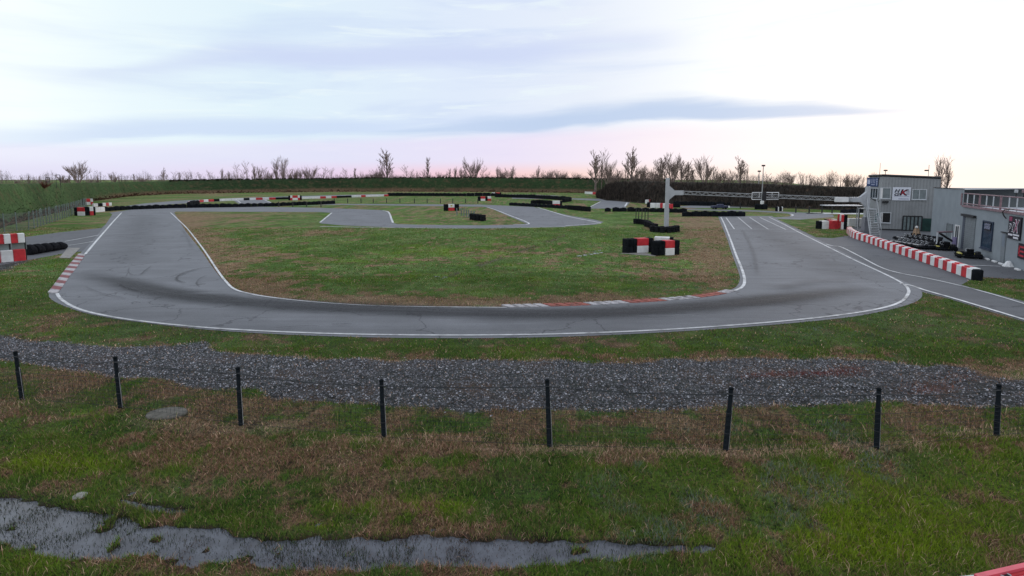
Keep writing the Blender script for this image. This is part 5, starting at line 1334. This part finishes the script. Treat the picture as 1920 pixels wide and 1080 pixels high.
# red plastic barrier top in the lower right corner
zt = .95
c0, c1, c2, c3 = G(1826, 1079, zt), G(1935, 1054, zt), G(1990, 1085, zt), G(1880, 1112, zt)
t_ = thing('plastic_barrier', (c0 + c2) / 2 - Vector((0, 0, zt)), 'red moulded plastic barrier with a black socket, cut off by the lower right corner', 'barrier')
M_pink = mat('faded_red_plastic', (.62, .09, .13), .4, .12, 3.0)
mb = MB(); poly = [c0, c1, c2, c3]; mb.prism([(v.x, v.y) for v in (c0, c3, c2, c1)], .0, zt - .03); mb.build('body', M_pink, t_)
def lerp2(u, v): return c0.lerp(c1, u).lerp(c3.lerp(c2, u), v)
mb = MB(); mb.prism([lerp2(0, 0).xy, lerp2(0, .22).xy, lerp2(1, .22).xy, lerp2(1, 0).xy], zt - .03, zt + .02); mb.build('rim', M_pink, t_)
mb = MB(); mb.prism([lerp2(.02, .24).xy, lerp2(.02, .36).xy, lerp2(.98, .36).xy, lerp2(.98, .24).xy], zt - .03, zt - .015); mb.build('groove', M_red, t_)
q = G(1886, 1077, zt); mb = MB(); mb.torus((q.x, q.y, zt - .01), .055, .010, 6, 4); sk = mb.build('socket', M_metal, t_); mb = MB(); mb.lathe((q.x, q.y, zt - .03), [(.055, 0), (.05, .018)], 6); mb.build('hole', M_dark, sk)
q = G(1815, 1082, .85); MB().tube([(q.x - .12, q.y - .05, .85), (q.x + .2, q.y - .02, .86)], .04, 8).build('coupling', M_trim, t_)

# ------------------------------------------------------------------ grass banks (earth berms) behind the circuit
def bank(base, name, label, col_fn, depth=9, back=26, noise_a=.5, seed=0):
    """base: (px, base_py, crest_py); real earth bank with bumpy slope, crest and back"""
    P = []
    for (px, bpy_, cpy) in base:
        a = G(px, bpy_); r_ = Vector((a.x, a.y, 0)).normalized(); c = a + r_ * depth; z = atY(px, cpy, c.y).z; P.append((a, c, z, r_))
    rows = []; M = 14
    ks = np.linspace(0, len(P) - 1, (len(P) - 1) * 26 + 1)
    vs = []; 
    for kf in ks:
        i = min(int(kf), len(P) - 2); u = kf - i
        a = P[i][0].lerp(P[i + 1][0], u); c = P[i][1].lerp(P[i + 1][1], u); z = P[i][2] * (1 - u) + P[i + 1][2] * u; r_ = (c - a).normalized()
        prof = [(-.5, -.05), (0, .0), (.08, .05), (.2, .18), (.34, .33), (.48, .5), (.62, .67), (.76, .83), (.9, .96), (1.0, 1.0), (1.5, 1.0), (2.2, .55), (back / depth, 0)]
        vs.append([(a.x + r_.x * depth * s, a.y + r_.y * depth * s, z * h) for s, h in prof])
    A_ = np.array(vs); K, Q = A_.shape[:2]
    x, y = A_[..., 0].ravel(), A_[..., 1].ravel()
    bump = (fbm(x, y, 5, 4, seed) - .5).reshape(K, Q) * noise_a * 2 + (fbm(x, y, 1.4, 2, seed + 5) - .5).reshape(K, Q) * noise_a * .8
    wgt = np.array([0, 0, .3, .7, 1, 1, 1, 1, .7, .25, .3, .5, 0]); A_[..., 2] += bump * wgt
    ii = (np.arange(K - 1)[:, None] * Q + np.arange(Q - 1)[None]).ravel()
    F_ = np.stack([ii, ii + Q, ii + Q + 1, ii + 1], 1)
    pts = A_.reshape(-1, 3); prof_h = np.tile(np.arange(Q), K)
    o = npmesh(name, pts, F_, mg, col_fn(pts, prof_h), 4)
    import bmesh
    bm = bmesh.new(); bm.from_mesh(o.data)
    up = sum(f.normal.z for f in bm.faces)
    if up < 0: bmesh.ops.reverse_faces(bm, faces=bm.faces)
    for f in bm.faces: f.smooth = True
    bm.to_mesh(o.data); bm.free()
    return tag(o, label, None, None, 'structure'), P
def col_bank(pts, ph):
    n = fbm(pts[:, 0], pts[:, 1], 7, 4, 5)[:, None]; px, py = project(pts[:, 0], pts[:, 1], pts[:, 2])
    bank_shade = sstep(100, 480, px)[:, None]  # bank greens darken rightward: backlit shade painted in, along with darker brambles
    c = np.array((.068, .120, .042)) * (1 - bank_shade) + np.array((.020, .042, .014)) * bank_shade
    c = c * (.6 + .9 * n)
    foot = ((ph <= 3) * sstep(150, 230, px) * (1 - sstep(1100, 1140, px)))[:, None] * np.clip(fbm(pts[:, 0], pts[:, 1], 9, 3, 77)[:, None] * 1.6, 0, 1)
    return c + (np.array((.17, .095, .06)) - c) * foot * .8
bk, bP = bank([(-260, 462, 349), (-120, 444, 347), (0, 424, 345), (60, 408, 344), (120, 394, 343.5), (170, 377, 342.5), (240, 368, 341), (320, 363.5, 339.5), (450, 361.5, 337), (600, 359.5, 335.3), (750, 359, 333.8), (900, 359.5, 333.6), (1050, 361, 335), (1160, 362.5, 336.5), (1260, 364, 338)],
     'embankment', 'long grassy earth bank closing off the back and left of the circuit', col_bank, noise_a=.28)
def col_bank2(pts, ph):
    n = fbm(pts[:, 0], pts[:, 1], 3, 4, 15)[:, None]
    return np.array((.034, .030, .027)) * (.5 + 1.0 * n)
bk2, bP2 = bank([(1118, 371, 366), (1138, 376, 347), (1156, 377, 341.5), (1200, 381, 340), (1300, 384.5, 341.5), (1400, 388.5, 343.5), (1500, 391.5, 347.5), (1620, 396.5, 351.5), (1700, 399, 358), (1800, 402, 368), (2000, 408, 378)],
     'embankment', 'dark brown earth bank on the right, overgrown with bare brush', col_bank2, depth=7, back=20, noise_a=.35, seed=40)

# bare brush standing on the right bank and along the crests (uncountable stems)
def brush(name, lines, n, hmin, hmax, wid, label, cols, twigs=4, spread=.35):
    V, T, Cc = [], [], []; k0 = 0
    for _ in range(n):
        P_, s0, s1, dz = random.choice(lines)
        i = random.randrange(len(P_) - 1); u = random.random(); sl = random.uniform(s0, s1)
        a = P_[i][0].lerp(P_[i + 1][0], u); c = P_[i][1].lerp(P_[i + 1][1], u); z = P_[i][2] * (1 - u) + P_[i + 1][2] * u
        b = a.lerp(c, sl); zz = z * min(1, max(0, sl)) * .97 + dz; h = random.uniform(hmin, hmax); cc = np.array(random.choice(cols)) * random.uniform(.6, 1.4)
        for k in range(twigs):
            dx, dy = random.gauss(0, spread), random.gauss(0, spread); w = wid * random.uniform(.6, 1.4); hh = h * random.uniform(.6, 1)
            V += [(b.x - w, b.y, zz), (b.x + w, b.y, zz), (b.x + dx * h, b.y + dy * h, zz + hh)]; T.append((k0, k0 + 1, k0 + 2)); k0 += 3; Cc += [cc] * 3
    return tag(npmesh(name, np.array(V), np.array(T), M_blade, np.array(Cc)), label, None, None, 'stuff')
brush('undergrowth', [(bP2, .05, .88, 0)], 7500, .7, 1.7, .035, 'dense bare brown thicket covering the right bank', [(.06, .05, .045), (.045, .038, .035), (.085, .07, .06), (.03, .028, .026)], 5, .16)
brush('undergrowth', [(bP[7:], .9, 1.2, 0)], 2000, .3, 1.1, .14, 'low scrub along the crest of the grass bank', [(.035, .045, .022), (.05, .042, .032), (.03, .026, .022)], 5, .5)
brush('undergrowth', [(bP, .1, .95, 0)], 1800, .06, .22, .08, 'rough brambles and tall grass on the slope of the bank', [(.04, .075, .02), (.025, .05, .015), (.05, .055, .03), (.05, .085, .03)], 4, .7)
brush('undergrowth', [(bP, -.35, .12, 0)], 1400, .25, .6, .2, 'brown dead weeds along the foot of the bank', [(.15, .085, .055), (.10, .06, .045)], 4, .7)

# ------------------------------------------------------------------ bare winter trees
def branch(mb, p, d, L, r, depth, spread, n, up, sides=3):
    steps = 2; pts = [p]
    q = p.copy(); dd = d.copy()
    for i in range(steps):
        dd = (dd + Vector((random.gauss(0, .10), random.gauss(0, .10), up))).normalized(); q = q + dd * L / steps; pts.append(q.copy())
    mb.tube(pts, max(r, .028) * .95, sides, max(r * .5, .02), cap=False)
    if depth == 0: return
    for i in range(n):
        u = .35 + .65 * (i + random.random()) / n; base = pts[0].lerp(pts[-1], u) if u < 1 else pts[-1]
        a = random.uniform(0, 2 * pi); nd = (dd + Vector((cos(a), sin(a), random.uniform(-.1, .3))) * spread).normalized()
        branch(mb, base, nd, L * random.uniform(.5, .75), r * .5, depth - 1, spread, n, up, 3)
def make_tree(kind, seed, label='x'):
    """10 m high prototype standing at the origin"""
    random.seed(seed); root = thing('bare_tree', (0, 0, 0), label, 'tree', 'bare trees on the skyline')
    tm, cm = MB(), MB()
    if kind == 'poplar':
        tm.tube([(0, 0, 0), (.05, 0, 5), (0, 0, 9.8)], .17, 6, .03)
        for i in range(34):
            z = 1.2 + i * .24; a = random.uniform(0, 6.28); d = Vector((cos(a) * .38, sin(a) * .38, 1)).normalized(); branch(cm, Vector((0, 0, z)), d, random.uniform(1.4, 2.4) * (1 - .3 * z / 10), .08, 1, .3, 6, .1)
    elif kind == 'round':
        tm.tube([(0, 0, 0), (.1, 0, 1.6), (0, .1, 3.2)], .26, 6, .15)
        for i in range(9):
            a = i * .7 + random.random(); d = Vector((cos(a) * .6, sin(a) * .6, 1)).normalized(); branch(cm, Vector((0, 0, random.uniform(1.6, 3.2))), d, random.uniform(3.2, 4.4), .15, 3, .45, 4, .18)
    elif kind == 'tall':
        tm.tube([(0, 0, 0), (.15, 0, 4), (0, 0, 8.5)], .24, 6, .06)
        for i in range(16):
            z = 2.6 + i * .42; a = random.uniform(0, 6.28); d = Vector((cos(a) * .45, sin(a) * .45, 1.0)).normalized(); branch(cm, Vector((0, 0, z)), d, random.uniform(1.6, 3.2) * (1.2 - .06 * z), .10, 3, .42, 3, .16)
    elif kind == 'multi':
        for i in range(7):
            a = random.uniform(0, 6.28); x = cos(a) * 1.5; y = sin(a) * 1.2; lx = x * 1.3
            tm.tube([(x * .4, y * .4, 0), (x, y, 5), (lx, y * 1.2, 9.2)], .15, 5, .03)
            for j in range(9):
                z = 2.5 + j * .75; b = random.uniform(0, 6.28); branch(cm, Vector((x * (.4 + .1 * z), y * .8, z)), Vector((cos(b) * .4, sin(b) * .4, 1)).normalized(), random.uniform(1.6, 2.6), .06, 2, .4, 3, .1)
    elif kind == 'sparse':
        tm.tube([(0, 0, 0), (.1, 0, 5), (0, 0, 9.5)], .13, 5, .03)
        for i in range(10):
            z = 2 + i * .75; a = random.uniform(0, 6.28); branch(cm, Vector((0, 0, z)), Vector((cos(a) * .5, sin(a) * .5, 1)).normalized(), random.uniform(1.2, 2.4), .06, 2, .5, 3, .1)
    elif kind == 'bushy':
        tm.tube([(0, 0, 0), (.1, 0, 3)], .3, 5, .15)
        for i in range(16):
            a = random.uniform(0, 6.28); d = Vector((cos(a) * .9, sin(a) * .9, random.uniform(.5, 1.1))).normalized(); branch(cm, Vector((0, 0, random.uniform(.8, 3))), d, random.uniform(3.0, 4.6), .15, 2, .7, 5, .06)
    tm.build('trunk', M_bark, root); cm.build('crown', M_twig, root)
    return root
protos = {}
for kind in ('poplar', 'round', 'tall', 'multi', 'sparse', 'bushy'):
    protos[kind] = [make_tree(kind, 100 + i * 13 + len(kind)) for i in range(2 if kind != 'multi' else 1)]
used = set()
random.seed(99)
BIG = [(5, 323, 'sparse', 'thin bare tree at the extreme left end of the skyline', 1), (152, 304, 'round', 'large spreading bare tree above the left bank, biggest on that side', 1.25), (178, 326, 'bushy', 'bushy bare tree just right of the large spreading tree on the left', 1),
       (218, 324, 'round', 'small round bare tree standing alone in the open gap on the left skyline', .9), (467, 308, 'sparse', 'tallest thin bare tree in the row left of the multi-stemmed tree', 1), (528, 306, 'multi', 'broad bare tree with many upright stems, fanned like a brush', 1.15), (448, 312, 'sparse', 'narrow bare tree a little left of the tallest thin one in the left row', 1),
       (727, 292, 'tall', 'tallest bare tree left of the middle, with a straight trunk', 1.6), (804, 298, 'poplar', 'narrow pointed poplar alone near the middle of the skyline', 1.1), (888, 298, 'round', 'spreading bare tree with a fan-shaped crown right of the pointed poplar', 1.0), (741, 319, 'bushy', 'low bushy tree at the foot of the tallest left-of-middle tree', 1), (817, 327, 'bushy', 'dark rounded bush hugging the pointed poplar on its right', 1),
       (1115, 296, 'tall', 'left tree of the trio of tall bare trees right of the middle', 1.6), (1127, 290, 'sparse', 'slender middle tree of the trio of tall bare trees right of the middle', 1.1), (1139, 300, 'round', 'right tree of the trio of tall bare trees right of the middle', .8), (1172, 302, 'sparse', 'slim bare tree beside the tall one above the gantry arm start', 1.1),
       (1183, 291, 'tall', 'tall bare tree between the trio and the gantry post', 1.6), (1240, 300, 'tall', 'bare tree rising just behind the top of the gantry post', 1.6), (1258, 291, 'round', 'tall spreading bare tree immediately right of the gantry post', .95), (1275, 305, 'tall', 'bare tree right of the tall spreading one by the gantry post', 1.6), (1318, 297, 'round', 'wide V-shaped bare tree between the gantry post and the lamp masts', 1.05),
       (1385, 305, 'tall', 'lone taller bare tree left of the lamp masts', 1.6), (1398, 320, 'sparse', 'thin bare tree between the lone taller tree and the lamp masts', 1), (1592, 329, 'round', 'wide bare tree just left of the grey tower', 1.2), (1603, 336, 'bushy', 'low bushy bare tree touching the left edge of the grey tower', 1), (1762, 310, 'multi', 'pinkish many-stemmed bare tree rising behind the grey club building', 1.0)]
def put_tree(px, top, kind, label, wf):
    q_px = px
    Yd = 262 if px < 1080 else (190 if px < 1500 else 170)
    if px > 1700: Yd = 120
    b = atY(px, 400, Yd); zt = atY(px, top, Yd).z
    lst = protos[kind]; pr = random.choice([p for p in lst if p.name not in used] or lst)
    if pr.name in used: c = copy_tree(pr)
    else: c = pr; used.add(pr.name)
    sc = zt / 10.0
    vis = max(.35, min(1.0, (345 - top) / 30))
    c.location = (b.x, Yd, -.05); c.scale = (sc * wf, sc * wf, sc); c.rotation_euler.z = random.uniform(0, 6.28); c['label'] = label
for r_ in BIG: put_tree(*r_)
small = [(38, 335, 0), (48, 332, 0), (60, 330, 0), (85, 326, 0), (98, 329, 0), (124, 328, 0), (135, 331, 0), (188, 330, 0), (228, 330, 1), (256, 327, 1), (270, 330, 1), (283, 331, 1), (312, 321, 1), (330, 325, 1), (341, 324, 1), (355, 325, 1), (378, 326, 1), (390, 329, 1), (398, 323, 1), (421, 322, 2), (432, 326, 2),
         (440, 324, 2), (458, 320, 2), (480, 315, 2), (489, 319, 2), (498, 317, 2), (508, 320, 2), (545, 320, 2), (552, 319, 2), (561, 318, 2), (574, 321, 2), (583, 312, 2), (597, 318, 2), (610, 318, 3), (624, 319, 3), (636, 321, 3), (651, 319, 3), (668, 317, 3), (683, 316, 3), (698, 318, 3), (708, 318, 3), (716, 320, 3),
         (752, 322, 3), (764, 315, 4), (772, 321, 4), (788, 320, 4), (797, 321, 4), (830, 322, 4), (844, 318, 4), (855, 320, 4), (866, 321, 4), (876, 322, 4), (904, 316, 4), (926, 318, 5), (934, 319, 5), (945, 316, 5), (961, 318, 5), (1009, 318, 5), (1016, 316, 5), (1028, 321, 5), (1042, 315, 5), (1051, 320, 5), (1071, 317, 5), (1150, 321, 6), (1158, 323, 6),
         (1196, 316, 6), (1204, 318, 6), (1213, 319, 6), (1226, 315, 6), (1288, 312, 6), (1296, 320, 6), (1334, 318, 6), (1345, 319, 6), (1360, 321, 7), (1371, 322, 7), (1408, 326, 7), (1436, 328, 7), (1449, 331, 7), (1459, 330, 7), (1468, 329, 7), (1478, 325, 7), (1497, 326, 7), (1508, 333, 7), (1517, 335, 7), (1530, 335, 7), (1540, 336, 7), (1551, 334, 7), (1562, 338, 7), (1577, 336, 7), (1584, 333, 7)]
ORD = ['first', 'second', 'third', 'fourth', 'fifth', 'sixth', 'seventh', 'eighth', 'ninth', 'tenth', 'eleventh', 'twelfth', 'thirteenth', 'fourteenth']
LANDM = [(5, 'the thin tree ending the skyline'), (152, 'the large spreading bank tree'), (218, 'the lone round tree in the gap'), (467, 'the tallest thin tree'), (528, 'the brush-like multi-stemmed tree'), (727, 'the tallest straight-trunked tree'), (804, 'the pointed poplar'),
         (888, 'the fan-crowned tree'), (1127, 'the trio of tall trees'), (1183, 'the tall tree before the gantry post'), (1258, 'the spreading gantry-side tree'), (1318, 'the wide V-shaped tree'), (1385, 'the lone tree before the lamp masts'), (1592, 'the wide tree beside the tower')]
cnt = {}
plan = []
for t3 in small:
    li = min(range(len(LANDM)), key=lambda k: abs(LANDM[k][0] - t3[0])); side = 'right' if t3[0] > LANDM[li][0] else 'left'
    plan.append((abs(t3[0] - LANDM[li][0]), li, side, t3))
for dist_, li, side, (px, top, g_) in sorted(plan, key=lambda q: q[0]):
    kd = random.choice(['sparse', 'sparse', 'bushy', 'tall', 'poplar', 'round'] if g_ not in (5, 6) else ['bushy', 'round', 'tall', 'sparse'])
    cnt[(li, side)] = cnt.get((li, side), 0) + 1
    put_tree(px, top, kd, f'small bare tree, {ORD[cnt[(li, side)] - 1]} to the {side} of {LANDM[li][1]}', random.uniform(.9, 1.25) if kd != 'sparse' else 1.5)
# far wood behind: uncountable thin stems reading as one fringe
def wood(x0, x1, n, Yd, cols):
    V, T, Cc = [], [], []; k0 = 0
    for _ in range(n):
        px = random.uniform(x0, x1); m_ = .5 + .5 * math.sin(px * .11) * math.sin(px * .037 + 1); 
        if random.random() > .35 + .65 * m_: continue
        Y_ = Yd * random.uniform(.97, 1.12); x = atY(px, 400, Y_).x; h = 5.5 + Y_ * random.uniform(.004, .004 + .016 * m_); w = Y_ * .00022 * random.uniform(.6, 1.3); c = np.array(random.choice(cols)) * random.uniform(.7, 1.3)
        V += [(x - w, Y_, 0), (x + w, Y_, 0), (x + random.gauss(0, .3), Y_, h)]; T.append((k0, k0 + 1, k0 + 2)); Cc += [c] * 3; k0 += 3
        for j in range(8):
            z = h * random.uniform(.45, .9); dx = random.gauss(0, .9); V += [(x - w * .6, Y_, z), (x + w * .6, Y_, z), (x + dx, Y_ + random.gauss(0, .8), z + random.uniform(.6, 1.8))]; T.append((k0, k0 + 1, k0 + 2)); Cc += [c] * 3; k0 += 3
    return V, T, Cc
V, T, Cc = wood(-60, 1100, 1500, 275, [(.10, .08, .075), (.14, .11, .10)])
V2, T2, C2 = wood(1100, 1640, 1000, 205, [(.11, .085, .075), (.14, .10, .09)])
n0 = len(V)
tag(npmesh('woods', np.array(V + V2), np.array(T + [tuple(i + n0 for i in q) for q in T2]), M_blade, np.array(Cc + C2)), 'thin bare winter wood far behind the bank, reading as one pale fringe', None, None, 'stuff')
# the hunting-stand like frames on the left bank
for (px, top, bot, w, lab) in ((89, 333, 341, 7.5, 'small open metal frame standing on the left bank'), (108, 328, 337, 8, 'second higher metal frame on the left bank, right of the first')):
    Yd = 92; x0, x1 = atY(px - w / 2, top, Yd).x, atY(px + w / 2, top, Yd).x; z1 = atY(px, top, Yd).z; z0 = atY(px, bot + 3, Yd).z - 1.2; zm = atY(px, bot, Yd).z
    t_ = thing('metal_frame', ((x0 + x1) / 2, Yd, z0), lab, 'frame', 'metal frames on the left bank')
    MB().tube([(x0, Yd, z0), (x0, Yd, z1)], .05, 4).tube([(x1, Yd, z0), (x1, Yd, z1)], .05, 4).build('post', M_dark, t_)
    MB().tube([(x0, Yd, z1), (x1, Yd, z1)], .05, 4).tube([(x0, Yd, zm), (x1, Yd, zm)], .05, 4).build('crossbar', M_dark, t_)
# a reddish shrub on the left bank
random.seed(4); sh = thing('shrub', atY(80, 349, 88), 'rust-brown shrub growing on top of the left bank beside the metal frame', 'shrub')
mb = MB()
for i in range(26):
    a = random.uniform(0, 6.28); b0 = Vector(sh.location) + Vector((0, 0, -.6)); branch(mb, b0, Vector((cos(a) * .9, sin(a) * .9, 1)).normalized(), random.uniform(.7, 1.3), .06, 1, .8, 4, 0)
mb.build('branches', mat('rusty_twigs', (.13, .05, .035), .9, .3, 2.0), sh)
